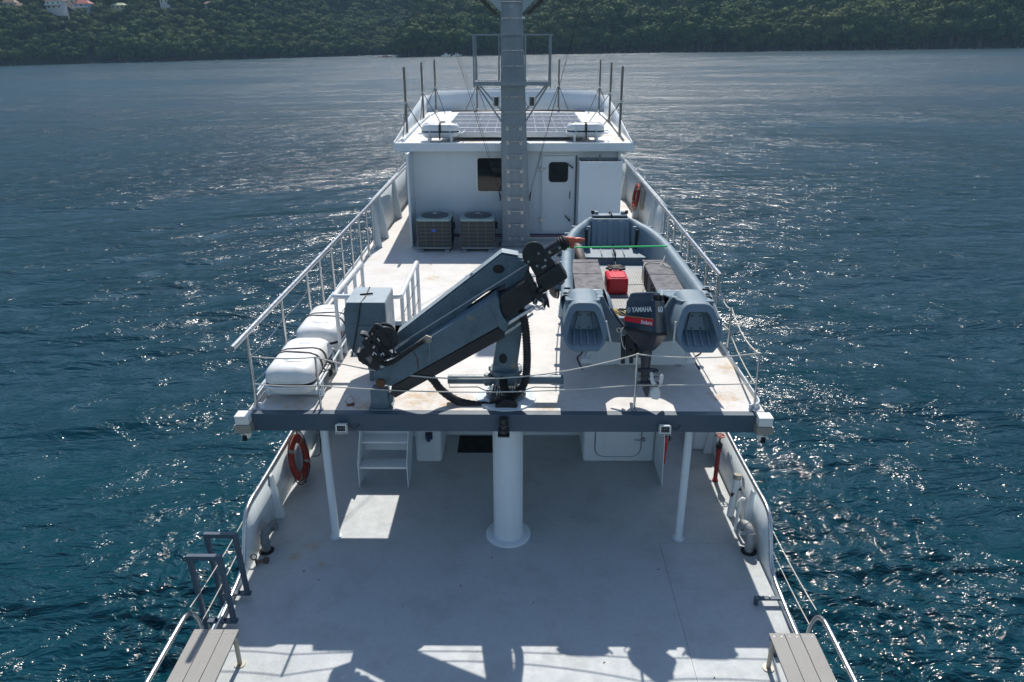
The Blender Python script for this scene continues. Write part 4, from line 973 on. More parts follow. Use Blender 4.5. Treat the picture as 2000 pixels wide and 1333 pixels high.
outl([(731, 634), (737, 633), (748, 640), (746, 644), (737, 640), (722, 656), (718, 653)], -.06, -.02).build('winch_bracket', 'black', win, bevel=.004)
outl([(703, 652), (712, 653), (724, 660), (722, 664), (705, 657)], -.05, .05).build('winch_lever', 'black', win)
MB().box(wc.x-.5, wc.x-.12, .0, .12, wc.z-.36, wc.z-.16).build('winch_mount', 'black', win, bevel=.01) if False else None
for i, P in enumerate(([(739, 660), (744, 672), (752, 684), (766, 692), (780, 690)], [(726, 690), (738, 700), (752, 702), (768, 696), (782, 690)], [(752, 660), (762, 664), (768, 680), (770, 692)], [(722, 672), (726, 690), (734, 704), (748, 712)])):
    MB().tube(smooth_path([pt(a, b, y=-.09) for a, b in P]), .012, 6).build('hydraulic_hose', 'rubber', win)
for P in ([(728, 694), (731, 688), (735, 693)], [(744, 694), (748, 690), (750, 695)], [(729, 680), (732, 676)], [(737, 661), (741, 667)]):
    MB().tube([pt(a, b, y=-.115) for a, b in P], .010, 6).build('hose_fitting', 'steel', win)
P = [pt(*p, y=-.06) for p in ((748, 712), (765, 708), (782, 697), (800, 684), (815, 674), (828, 666))]
MB().tube(smooth_path(P, 5), [.027+.003*(k % 2) for k in range(26)], 10).build('wrapped_hose', 'rubber', cr)
for k in range(5):
    a = P[0].lerp(P[-1], .1+.18*k); 
outl([(790, 688), (832, 656), (843, 660), (843, 669), (836, 672), (832, 668), (796, 692)], -.03, .0).build('hose_plate', 'galv', cr, bevel=.004)
# weathered streaks are in the paint; weld lines as thin beads
MB().tube([pt(808, 688, y=-.004), pt(815, 700, y=-.004), pt(817, 722, y=-.004)], .005, 5).build('weld_bead', 'leaf_rust', ob)
MB().tube([pt(839, 672, y=-.002), pt(839.5, 707, y=-.002)], .003, 5).build('weld_bead', 'cranelight', ob)
# rest stand under the elbow
rs = MB().box(-1.63, -1.42, .02, .2, 0, .26).build('boom_rest', 'crane', cr, bevel=.02)
q = pt(744, 748, y=.0); MB().cyl(q-Vector((0, .03, 0)), q+Vector((0, .15, 0)), .055, seg=18).build('rest_pin', 'leaf_rust', rs)
outl([(759, 770), (768, 768), (768, 785), (759, 797)], .05, .15).build('rest_gusset', 'crane', rs, bevel=.006)
MB().box(-1.66, -1.38, .0, .26, 0, .012).build('rest_plate', 'crane', rs)
# corrugated hoses
def hose(P, r_, name, mt, parent, amp=.10, k_=14, seg=12):
    q = smooth_path(P, k_); MB().tube(q, [r_*(1+amp*(1 if i % 2 else -1)) for i in range(len(q))], seg).build(name, mt, parent, smooth=60)
hose([pt(a, b, y=.12) for a, b in ((1020, 606), (1026, 640), (1029, 680), (1029, 715), (1025, 745), (1014, 765), (1000, 772), (988, 764), (983, 750), (984, 738))], .047, 'corrugated_hose', 'rubber', cr)
hose([pt(a, b, y=.16) for a, b in ((812, 735), (832, 733), (846, 742), (858, 758), (874, 772), (895, 784), (920, 790), (945, 792), (970, 790))], .05, 'sheathed_hose', 'rubber', cr, .04, 5)
m = MB(); random.seed(5)
for k in range(11):
    x = -.14+.03*k; a = Vector((x, .14, .26)); 
    m.tube(smooth_path([a, (x-.01, .10, .2), (x-.03, .08, .12), (x-.06-.01*k, .10, .05), (x-.12, .14, .03)], 4), .010, 5)
m.build('valve_hoses', 'rubber', cr)
for k in range(8): MB().cyl((-.10+.028*k, .11, .22), (-.10+.028*k, .10, .15), .010, seg=8).build('hose_fitting', 'steel', cr)
MB().box(-.09, .12, .12, .15, .22, .27).build('valve_block', 'galv', cr)
outl([(966, 795), (985, 780), (1005, 784), (1012, 795), (1006, 799), (970, 799)], .02, .1).build('hose_bundle', 'rubber', cr, bevel=.012)

# ------------------------------------------------------------------ dinghy
BY = -.022
TB = Matrix.Translation((1.745, .82, 0)) @ Matrix.Rotation(BY, 4, 'Z')
dg = thing('dinghy', 'grey blue plastic workboat stowed on the starboard side of the upper deck', 'dinghy', (1.745, .82, 0))
def B_(v): return float(np.interp(v, [0, .5, 1.5, 2.6, 3.3, 3.9, 4.4, 4.8, 5.0, 5.12], [1.03, 1.04, 1.02, .98, .94, .87, .72, .50, .36, .28]))
def G_(v): return float(np.interp(v, [0, 2.5, 3.5, 4.5, 5.12], [.905, .905, .93, 1.0, 1.06]))
def K_(v): return float(np.interp(v, [0, 3.5, 4.5, 5.12], [.24, .24, .36, .62]))
class DB(MB):
    def build(s, name, mat, parent=None, **k):
        s.v = [TB @ p for p in s.v]; return MB.build(s, name, mat, parent, **k)
FL = .42
vs_ = [.8, 1.2, 1.6, 2.2, 2.8, 3.3, 3.7, 4.05, 4.35, 4.6, 4.8, 4.95, 5.06, 5.12]
rows = []
for v in vs_:
    b, g, k = B_(v), G_(v), K_(v); fl = FL if v < 4.6 else FL+(v-4.6)*.7; fw = max(.05, b-.24)
    gw = .15 if v < 4.7 else .10
    half = [(0, fl), (fw*.85, fl), (fw, fl+.03), (max(b-gw-.02, .04), g-.05), (max(b-gw, .05), g-.01), (b-gw*.75, g+.012), (b-gw*.3, g+.012), (b-.01, g-.01), (b, g-.06), (b-.02, g-.20), (b*.93, max(k+.18, .40)), (b*.62, k+.08), (0, k)]
    sec = [(-u, v, z) for u, z in reversed(half[1:-1])]
    # full closed loop: start inner centre -> starboard -> keel -> port
    loop = [(u, v, z) for u, z in half]+[(-u, v, z) for u, z in reversed(half[1:-1])]+[(half[0][0], v, half[0][1])]
    rows.append(loop)
m = DB(); m.grid(rows)
fr = rows[-1]; 
bv, bg, bk = 5.12, G_(5.12), K_(5.12)
hull_o = m.build('boat_hull', 'boat', dg, fix=True, smooth=45)
# bow plate, inner step and back wall with ribs
DB().prism([(-.26, 5.10, .66), (.26, 5.10, .66), (.31, 5.08, bg+.01), (-.31, 5.08, bg+.01)], (0, .06, 0)).build('bow_plate', 'boat', dg, bevel=.015)
DB().box(-.33, .33, 4.93, 5.12, bg-.0, bg+.035).build('bow_cap', 'boat', dg, bevel=.015)
for s in (-1, 1):
    DB().box(s*.25-.04, s*.25+.04, 5.0, 5.1, bg+.036, bg+.085).build('bow_cleat', 'boat', dg, bevel=.01)
    DB().cyl((s*.32, 5.05, bg+.04), (s*.32, 5.05, bg+.10), .03, seg=10).build('bow_knob', 'rubber', dg)
m = DB().prism([(-.70, 4.0, FL), (.70, 4.0, FL), (.66, 4.02, .53), (-.66, 4.02, .53)], (0, .02, 0)).build('bow_riser', 'boat', dg)
DB().prism([(-.66, 3.98, .52), (.66, 3.98, .52), (.44, 4.62, .56), (-.44, 4.62, .56)], (0, 0, .03)).build('bow_seat', 'boat', dg, bevel=.012)
DB().prism([(-.36, 4.58, .58), (.36, 4.58, .58), (.34, 4.78, bg), (-.34, 4.78, bg)], (0, .05, 0)).build('bow_bulkhead', 'boat', dg, bevel=.01)
for u in (-.2, 0, .2):
    DB().prism([(u-.055, 4.565, .60), (u+.055, 4.565, .60), (u+.05, 4.755, bg-.03), (u-.05, 4.755, bg-.03)], (0, .02, 0)).build('bulkhead_rib', 'boat', dg, bevel=.008)
    DB().box(u-.008, u+.008, 4.02, 4.6, .565, .59).build('seat_rib', 'boat', dg)
for s in (-1, 1):
    DB().box(s*.42-.035, s*.42+.035, 4.50, 4.56, .58, bg-.08).build('bow_bracket', 'boat', dg, bevel=.01)
    DB().box(s*.455-.02, s*.455+.02, 4.45, 4.49, .58, bg-.12).build('bow_recess', 'rubber', dg)
# floor sheet with non-slip pattern
DB().prism([(-.66, 1.0, FL+.004), (.66, 1.0, FL+.004), (.64, 3.2, FL+.004), (.40, 3.75, FL+.004), (-.40, 3.75, FL+.004), (-.64, 3.2, FL+.004)], (0, 0, .012)).build('floor_sheet', 'grip', dg)
DB().box(-.36, .36, 2.1, 2.108, FL+.017, FL+.021).build('floor_seam', 'rubber', dg)
# benches
for s in (-1, 1):
    a, b = (.345, .80) if s < 0 else (.385, .80)
    DB().box(min(s*a, s*b)+.01, max(s*a, s*b)-.01, 1.50, 3.12, FL+.01, .725).build('bench_box', 'benchlid', dg, bevel=.008)
    for (v0, v1) in ((1.49, 2.32), (2.335, 3.14)):
        DB().box(min(s*a, s*b), max(s*a, s*b), v0, v1, .727, .752).build('bench_lid', 'benchlid', dg, bevel=.008)
    for v in (1.8, 2.0, 2.5, 2.7, 2.95): DB().box(s*a-.006, s*a+.006, v, v+.03, FL+.03, .70).build('bench_rib', 'benchlid', dg)
# stern sponsons with stepped recesses
def sponson(s):
    uc = s*.735
    out = [(-.17, .42), (.17, .42), (.25, .50), (.29, .60), (.285, .68), (.25, .80), (.20, .91), (.15, .955), (.08, .97), (-.08, .97), (-.15, .955), (-.20, .91), (-.25, .80), (-.285, .68), (-.29, .60), (-.25, .50)]
    inn = [(-.165, .475), (.165, .475), (.205, .54), (.205, .56), (.20, .60), (.17, .72), (.14, .82), (.115, .86), (.10, .87), (-.10, .87), (-.115, .86), (-.14, .82), (-.17, .72), (-.20, .60), (-.205, .56), (-.205, .54)]
    def slant(z): return (z-.42)*.62
    r_out = [(uc+u, slant(z), z) for u, z in out]; r_in = [(uc+u*1.13, slant(z)+.0, z) for u, z in inn]
    r_deep = [(uc+u*.92, .36+.10*(z-.475)/.4, .585+(z-.475)*.62) for u, z in inn]
    def ring(v, f, dz, ext):
        o = []
        for u, z in out:
            uu = u*f; 
            if u*s > 0: uu = u*f+s*.0
            o.append((uc+uu+s*ext, max(slant(z), 0)*max(0, 1-v/1.0)+v, min(z, .98)+dz*(1 if z < .6 else 0)))
        return o
    r1 = ring(.12, 1.02, -.02, 0); r2 = ring(.5, 1.03, -.05, .0); r3 = ring(.9, 1.03, -.06, 0)
    R_ = [r_deep, r_in, r_out, r1, r2, r3]; n = len(out); m = DB()
    m.v = [Vector(p) for r in R_ for p in r]
    m.f = [(i*n+j, i*n+(j+1) % n, (i+1)*n+(j+1) % n, (i+1)*n+j) for i in range(len(R_)-1) for j in range(n)]
    m.f += [tuple(range(n))[::-1], tuple((len(R_)-1)*n+j for j in range(n))]
    o = m.build('sponson', 'boat', dg, fix=True, smooth=32, bevel=.008)
    # stepped treads at the bottom of the recess and screws
    for k in range(4):
        u = uc-.135+.09*k; DB().prism([(u-.014, .06, .488), (u+.014, .06, .488), (u+.012, .32, .588), (u-.012, .32, .588)], (0, .0, .02)).build('step_rib', 'boat', o, bevel=.004)
    bk_ = [(uc-.13, .335, .60), (uc+.13, .335, .60), (uc+.078, .415, .82), (uc-.078, .415, .82)]
    DB().prism(bk_, (0, .02, 0)).build('recess_back', 'boat', o, bevel=.006)
    for (du, t) in ((-.06, .12), (.06, .12), (-.055, .8), (.055, .8)):
        q = Vector((uc+du, .335+.08*t, .60+.22*t)); DB().cyl(q, q-Vector((0, .008, -.003)), .012, seg=10).build('recess_screw', 'black', o)
    # stern deck between sponson and bench
    si = s*.36; so_ = s*(B_(1.2)-.02)
    DB().prism([(uc-.20 if s > 0 else uc+.20, .45, .935), (s*.98, .45, .935), (s*.98, 1.49, .73), (s*.38, 1.49, .73), (s*.43, 1.1, .80), (s*.50, .7, .885)], (0, 0, .032)).build('stern_deck', 'boat', dg, bevel=.012)
    DB().box(min(s*.42, s*.84), max(s*.42, s*.84), 1.455, 1.485, .765, .775).build('deck_seam', 'steel', dg)
    # swept inner cheek falling towards the motor notch
    rows = []
    for k in range(13):
        t = k/12; v = 1.49-.75*t; z = .76+.19*math.cos(t*math.pi*.5)*1 if False else .95-.36*(t**1.6); u = s*(.40-.0*t)
        rows.append([(s*(.40+.08*t-.14*t**2), v, .77+.16*math.sin(t*2.2)-.28*t**3), (s*(.39-.11*t), v, .75+.12*math.sin(t*2.2)-.28*t**2), (s*(.43-.16*t), v, FL)])
    DB().grid(rows).build('inner_cheek', 'boat', dg, solid=.01, fix=False)
    DB().tube([(s*1.03, .12, .58), (s*1.035, .3, .78)], .016, 6).build('rub_bead', 'boat', dg)
    DB().prism([(s*.44, .26, .74), (s*.46, .26, .74), (s*.415, .05, .54), (s*.395, .05, .54)], (0, .03, 0)).build('sponson_fin', 'cranelight', dg)
    DB().prism([(s*(1.07-.07), .5, .62), (s*1.07, .5, .72), (s*1.03, 1.0, .90), (s*.97, 1.0, .88)], (s*.012, 0, 0)).build('side_fin', 'boat', dg)
for s in (-1, 1): sponson(s)
# transom with curved motor notch
P = [(-.70, .80, .30), (-.2, .80, .25), (.2, .80, .25), (.70, .80, .30), (.70, .80, .90), (.46, .80, .93)]
for k in range(9): a = k/8; P.append((.46-.22*a, .80, .93-.31*(math.sin(a*math.pi/2)**1.0)))
for k in range(9): a = k/8; P.append((-.24-.22*a, .80, .62+.31*(1-math.cos(a*math.pi/2))))
P += [(-.70, .80, .90)]
DB().prism(P, (0, -.09, 0)).build('transom', 'boat', dg, bevel=.015)
for u in (-.23, .25):
    DB().lathe((u, .705, .45), [(.018, -.02), (.02, -.015), (.035, -.012), (.038, -.002)], 20, 'Y').build('drain_ring', 'whiteplast', dg)
    DB().cyl((u, .69, .45), (u, .683, .45), .017, seg=14).build('drain_hole', 'black', dg)
# external gunwale fittings
for v in (1.3, 1.9, 2.5, 3.1, 3.6, 4.1, 4.5):
    for s in (-1, 1):
        b = B_(v); g = G_(v)
        DB().box(s*b-.02 if s > 0 else -b-.07, s*b+.07 if s > 0 else -b+.02, v-.03, v+.03, g-.10, g-.01).build('gunwale_lug', 'boat', dg, bevel=.008)
        DB().cyl((s*(b+.05), v-.05, g-.09), (s*(b+.05), v+.0, g-.09), .03, seg=8).build('lug_knob', 'rubber', dg)
for s in (-1, 1):
    P = [(s*(B_(v)+.045), v, G_(v)-.08-.03*math.sin((v-1.3)*math.pi/.6)**2) for v in np.linspace(1.0, 4.6, 44)]
    DB().tube(P, .010, 5).build('grab_line', 'rubber', dg)
    DB().tube([(s*.47, 4.62, bg-.12)]+[Vector((s*.47, 4.62, bg-.12)).lerp(Vector((s*.77, 3.85, G_(3.85)-.16)), t/8)-Vector((0, 0, .03*math.sin(t*math.pi/8))) for t in range(1, 9)], [.011+.003*(k % 2) for k in range(9)], 6).build('bow_chain', 'steel', dg)
# stern corner handles
for s in (-1, 1):
    DB().tube([(s*.90, .9, .98), (s*.99, .9, .98)], .014, 6).cyl((s*.97, .86, .93), (s*.97, .86, .87), .03).build('corner_handle', 'rubber', dg)
# things in and on the dinghy
t = thing('fuel_can', 'bright red plastic fuel tank standing on the floor of the dinghy', 'fuel tank', (1.72, 3.35, FL))
q = Vector((1.70, 3.30, FL+.02))
MB().rbox(q.x-.165, q.x+.165, q.y-.24, q.y+.24, q.z, q.z+.26, .05).build('tank', 'red', t, bevel=.03)
MB().rbox(q.x-.13, q.x+.13, q.y-.20, q.y+.20, q.z+.26, q.z+.275, .05).build('tank_top', 'red', t, bevel=.01)
for dx in (-.08, .08): MB().cyl((q.x+dx, q.y+.17, q.z+.27), (q.x+dx, q.y+.17, q.z+.305), .028, seg=12).build('cap', 'black', t)
MB().box(q.x-.04, q.x+.04, q.y+.15, q.y+.19, q.z+.30, q.z+.315).build('handle', 'black', t)
tag(MB().tube([(.93, 3.92, .965), (2.62, 4.02, .965)], .013, 6).tube([(.93, 3.92, .965), (.88, 3.92, .85), (.95, 3.95, .5)], .02, 6).build('tie_strap', 'green', org=(1.7, 3.95, .96)), 'bright green strap stretched across the dinghy from gunwale to gunwale', 'strap')
t = thing('bow_rope', 'black rope running from the dinghy bow to a heap on its floor', 'rope', (1.9, 5.0, .7))
MB().tube(smooth_path([(1.84, 5.93, 1.0), (1.86, 5.86, 1.13), (1.88, 5.70, 1.11), (1.89, 5.62, .95), (1.89, 5.45, .64), (1.87, 5.0, .62), (1.87, 4.82, .61), (1.86, 4.76, .5), (1.86, 4.6, .46)], 5), .013, 6).build('line', 'rubber', t)
random.seed(11); P = [(1.86+.20*math.cos(a*1.9)*random.uniform(.3, 1), 4.5+.13*math.sin(a*2.3)*random.uniform(.3, 1), .45+.02*random.random()) for a in range(26)]
MB().tube(smooth_path(P, 4), .014, 6).build('coil', 'rubber', t)
t = thing('painter_rope', 'thin pale rope tangled over the starboard bench of the dinghy', 'rope', (2.5, 3.6, .8))
MB().tube(smooth_path([(2.66, 4.1, .92), (2.55, 3.9, .77), (2.50, 3.75, .765), (2.40, 3.72, .765), (2.28, 3.75, .765), (2.18, 3.6, .77), (2.14, 3.4, .6), (2.12, 3.1, .45), (2.10, 2.9, .445)], 5), .008, 5).tube(smooth_path([(2.5, 3.8, .77), (2.62, 3.7, .765), (2.6, 3.5, .765), (2.52, 3.55, .77), (2.5, 3.7, .765), (2.45, 3.6, .765), (2.58, 3.42, .765)], 5), .007, 5).build('line', 'rope', t)
t = thing('fuel_hose', 'tangle of yellowish rope and dark hose on the dinghy floor behind the motor', 'hose', (1.6, 2.3, FL))
random.seed(4); P = [(1.62+.20*math.cos(a*1.3)*random.uniform(.3, 1), 2.15+.32*math.sin(a*1.1)*random.uniform(.3, 1), FL+.03+.02*random.random()) for a in range(18)]
MB().tube(smooth_path(P, 4), .010, 5).build('yellow_line', paint('yellow_line', (.5, .42, .15), .7), t)
P = [(1.72+.18*math.cos(a*1.7)*random.uniform(.4, 1), 2.1+.28*math.sin(a*1.2)*random.uniform(.4, 1), FL+.045+.02*random.random()) for a in range(12)]
MB().tube(smooth_path(P, 5), .012, 6).build('dark_hose', 'rubber', t)
M['fender'] = paint('brown_grey_fender', (.10, .085, .08), .6, dirt_amt=.5, scale=6)
t = thing('fender', 'grey brown round fender hanging outside the port side of the dinghy', 'fender', (.66, 2.3, .7), 'dinghy fenders')
c = pt(1088, 560, y=2.25); MB().lathe(c, [(.01, -.17), (.06, -.16), (.11, -.1), (.125, 0), (.11, .1), (.06, .15), (.025, .18), (.02, .2)], 20).build('body', 'fender', t)
MB().tube([c+Vector((0, 0, .18)), (.78, 2.3, .9)], .012, 5).build('lanyard', 'rubber', t)
t = thing('fender', 'long grey brown fender lying inside the dinghy at its port side', 'fender', (1.2, 4.5, .6), 'dinghy fenders')
MB().tube([(1.16, 4.75, .80), (1.18, 4.68, .76), (1.24, 4.25, .56), (1.25, 4.18, .56)], [.03, .09, .09, .03], 16).build('body', 'fender', t)
# cradle under the dinghy
t = thing('boat_cradle', 'low white cradle on the deck under the dinghy', 'cradle', (1.75, 3, 0))
for y, wd in ((1.35, 1), (2.8, .9), (3.9, .7)):
    MB().prism([(1.76+wd*dx, y, z) for dx, z in ((-.70, 0), (.70, 0), (.58, .46), (.40, .44), (0, .38), (-.40, .44), (-.58, .46))], (0, .05, 0)).build('bearer', 'white', t, bevel=.005)
for x in (1.06, 2.40): MB().box(x, x+.05, 1.4, 4.6, 0, .06).build('runner', 'white', t)
for x in (1.12, 1.5, 1.8, 2.35): MB().box(x-.03, x+.03, 1.30, 1.349, 0, .015).build('foot_tab', 'steel', t)
for (x, y) in ((.98, 1.25), (2.56, 1.25)):
    MB().tube(smooth_path([(x, y-.3, .56), (x+.02, y-.15, .3), (x-.03, y-.02, .15), (x+.04, y-.1, .02)]), .012, 6).build('lashing', 'rubber', t)
    MB().box(x-.14 if x > 2 else x+.02, x-.02 if x > 2 else x+.14, y-.06, y-.03, .10, .16).build('tab', 'white', t)

# ------------------------------------------------------------------ outboard motor
OB = thing('outboard_motor', 'dark navy outboard motor with white lettering and red stripe, turned sideways on the transom', 'outboard motor', (0, 0, 0))
ORG[OB.name] = Vector((0, 0, 0))
def rr(cx, cy, wx, wy, r_, z, n=5, slope=0, pivot=0):
    P = []
    for sx_, sy_, a0 in ((1, 1, 0), (-1, 1, 90), (-1, -1, 180), (1, -1, 270)):
        for k in range(n+1):
            a = R(a0+90*k/n); x = cx+sx_*(wx-r_)+r_*math.cos(a); y = cy+sy_*(wy-r_)+r_*math.sin(a); P.append((x, y, z+slope*(x-pivot)))
    return P
def loft(rings):
    n = len(rings[0]); m = MB(); m.v = [Vector(p) for r in rings for p in r]
    m.f = [(i*n+j, i*n+(j+1) % n, (i+1)*n+(j+1) % n, (i+1)*n+j) for i in range(len(rings)-1) for j in range(n)]+[tuple(range(n))[::-1], tuple((len(rings)-1)*n+j for j in range(n))]
    return m
cowl = loft([rr(0, 0, .285, .185, .06, .03, slope=-.16), rr(0, 0, .275, .18, .055, .12, slope=-.13), rr(-.005, 0, .25, .16, .05, .42), rr(-.01, 0, .235, .15, .05, .44), rr(-.01, 0, .20, .125, .05, .53), rr(-.01, 0, .16, .10, .05, .545)]).build('cowl', 'outb', OB, fix=True, smooth=28)
loft([rr(0, 0, .292, .192, .06, -.005, slope=-.16), rr(0, 0, .292, .192, .06, .025, slope=-.16)]).build('cowl_seal', 'rubber', cowl)
M['outb2'] = paint('navy_lower_cowl', (.022, .03, .045), .28, dirt_amt=.3)
loft([rr(.02, 0, .10, .075, .04, -.26), rr(.04, 0, .16, .12, .05, -.18), rr(.01, 0, .27, .175, .06, -.03, slope=-.1), rr(0, 0, .283, .183, .06, -.008, slope=-.16)]).build('lower_pan', 'outb2', OB, fix=True, smooth=30)
loft([rr(.0, 0, .065, .045, .03, -.52), rr(.02, 0, .09, .055, .03, -.20)]).build('leg', 'outb2', OB, fix=True)
loft([rr(.05, 0, .16, .06, .03, -.56), rr(.04, 0, .17, .07, .03, -.53), rr(.04, 0, .12, .06, .03, -.50)]).build('anti_spray_plate', 'outb2', OB, fix=True)
loft([rr(-.01, 0, .06, .03, .02, -.72), rr(.0, 0, .07, .035, .02, -.56)]).build('lower_leg', 'outb2', OB, fix=True)
MB().box(-.08, .20, -.07, .07, -.625, -.612).build('cavitation_plate', 'outb2', OB, bevel=.004)
MB().tube([(-.16, 0, -.72), (-.13, 0, -.72), (-.04, 0, -.72), (.08, 0, -.72), (.15, 0, -.72)], [.008, .03, .05, .05, .042], 16).build('gear_case', 'outb2', OB)
MB().prism([(-.06, -.008, -.75), (.08, -.008, -.75), (.05, -.008, -.90), (.0, -.008, -.90)], (0, .016, 0)).build('skeg', 'outb2', OB, bevel=.004)
pr_ = MB().cyl((.15, 0, -.72), (.23, 0, -.72), .036, .028, 16).build('propeller', 'black', OB)
for k in range(3):
    a0 = R(120*k+20); rows = []
    for i in range(8):
        rr_ = .03+.18*i/7; wd = .40+.75*math.sin(min(1, (i+.6)/7)*math.pi*.86)
        if i == 7: wd *= .55
        tw = .06*(1-.4*i/7); row = []
        for j in range(7):
            s_ = (j/6-.5); a = a0+s_*wd*1.25; row.append((.19+s_*tw*1.3, rr_*math.cos(a), -.72+rr_*math.sin(a)))
        rows.append(row)
    MB().grid(rows).build('blade', 'whiteplast', pr_, solid=.006)
MB().cyl((.23, 0, -.72), (.25, 0, -.72), .014, seg=8).build('prop_nut', 'steel', pr_)
MB().box(-.30, -.12, -.10, .10, -.36, -.02).build('clamp_bracket', 'black', OB, bevel=.012)
MB().box(-.36, -.30, -.13, -.09, -.45, -.05).box(-.36, -.30, .09, .13, -.45, -.05).build('clamp_arm', 'black', OB, bevel=.008)
m = MB(); random.seed(9)
for k in range(9):
    x = -.22+.12*random.random(); z = -.32+.28*random.random(); m.cyl((x, -.08, z), (x, -.14, z), random.uniform(.015, .035), seg=10)
m.build('steering_fittings', 'black', OB, bevel=.003)
MB().tube([(-.25, -.02, .0), (-.36, -.02, .06), (-.50, -.02, .20)], [.03, .028, .022], 10).build('tiller_arm', 'outb2', OB)
MB().tube([(-.50, -.02, .20), (-.62, -.02, .33)], [.022, .02], 12).build('tiller_grip', 'rubber', OB)
MB().tube(smooth_path([(-.25, -.1, .02), (-.30, -.16, .05), (-.32, -.17, -.05), (-.30, -.16, -.18), (-.27, -.13, -.25)]), .008, 5).build('control_cable', 'rope', OB)
# lettering on the cowl side (face -Y) and rear (+X)
tilt = math.atan2(.185-.16, .39)
def side_m(): 
    return Matrix(((1, 0, 0), (0, 0, -1), (0, 1, 0))) @ Matrix.Identity(3)
ms = Matrix.Rotation(-tilt*1.0, 3, 'X') @ side_m()
def ys(z): return -(.185-.064*(z-.03))-.0015 if z < .12 else -(.18-.02*(z-.12)/.3)-.0015
for (bd, sz, x, z, mt, sx2) in (('YAMAHA', .098, .045, .30, 'logo', .86),):
    text('lettering', bd, sz, (x, ys(z)-.0045, z), ms, mt, cowl, .002, sx2)
# ring emblem before the word
q = Vector((-.185, ys(.30)-.004, .30)); ring_m = ms
MB().torus(q, .031, .0035, ms, 24, 5).build('emblem_ring', 'logo', cowl)
for k in range(3):
    a = R(90+120*k); d_ = ms @ Vector((math.cos(a), math.sin(a), 0)); MB().tube([q, q+d_*.029], .003, 5).build('emblem_fork', 'logo', cowl)
st_ = [(-.255, .235-.02, 0), (.245, .185-.02, 0), (.245, .095-.02, 0), (-.262, .175-.02, 0)]
def side_plate(P, th, name, mt):
    vs = [(x, ys(z)-th-.003, z) for x, z, _ in P]; vb = [(x, ys(z)+.01, z) for x, z, _ in P]; n = len(P); m = MB()
    return m.add(vs+vb, [tuple(range(n))]+[tuple(range(2*n-1, n-1, -1))]+[(i, (i+1) % n, (i+1) % n+n, i+n) for i in range(n)]).build(name, mt, cowl, fix=True)
side_plate(st_, .001, 'stripe', 'logored')
side_plate([(-.25, .226, 0), (.245, .176, 0), (.245, .168, 0), (-.25, .218, 0)], .002, 'gold_stripe', paint('gold_print', (.45, .33, .1), .4))
text('lettering', 'Enduro', .072, (.14, ys(.13)-.0065, .122), ms @ Matrix.Rotation(R(-6), 3, 'Z'), 'logo', cowl, .002, .9)
me_ = Matrix(((0, 0, 1), (1, 0, 0), (0, 1, 0)))
text('lettering', '60', .11, (.285-.04, .0, .30), Matrix.Rotation(-.06, 3, 'Y') @ me_, 'logo', cowl, .012, 1.25)
MB().box(.19, .262, -.11, -.02, .44, .50).box(.19, .262, .01, .10, .44, .50).build('air_inlet', 'rubber', cowl, bevel=.004)
OB.location = (1.79, .93, .66); OB.scale = (.86, .86, .93)
OB.rotation_euler = (Matrix.Rotation(R(-22), 4, 'X') @ Matrix.Rotation(R(-43), 4, 'Z')).to_euler()
# the whole stowed boat is 4.5 % smaller than first measured, sits 0.19 m higher and 0.35 m further aft
BS = .943
for o in list(scene.objects):
    if o.parent is None and o.get('category') in ('dinghy', 'fuel tank', 'strap', 'hose', 'fender', 'outboard motor') or o.name in ('bow_rope', 'painter_rope'):
        o.location = o.location*BS+Vector((.0101, -.4477, .2366)); o.scale = o.scale*BS
# ------------------------------------------------------------------ heel the ship: everything built so far
SHIP = [o for o in scene.objects if o.parent is None and o.type in ('MESH', 'EMPTY')]
for o in SHIP: o.matrix_world = HEEL @ (Matrix.LocRotScale(o.location, o.rotation_euler, o.scale))

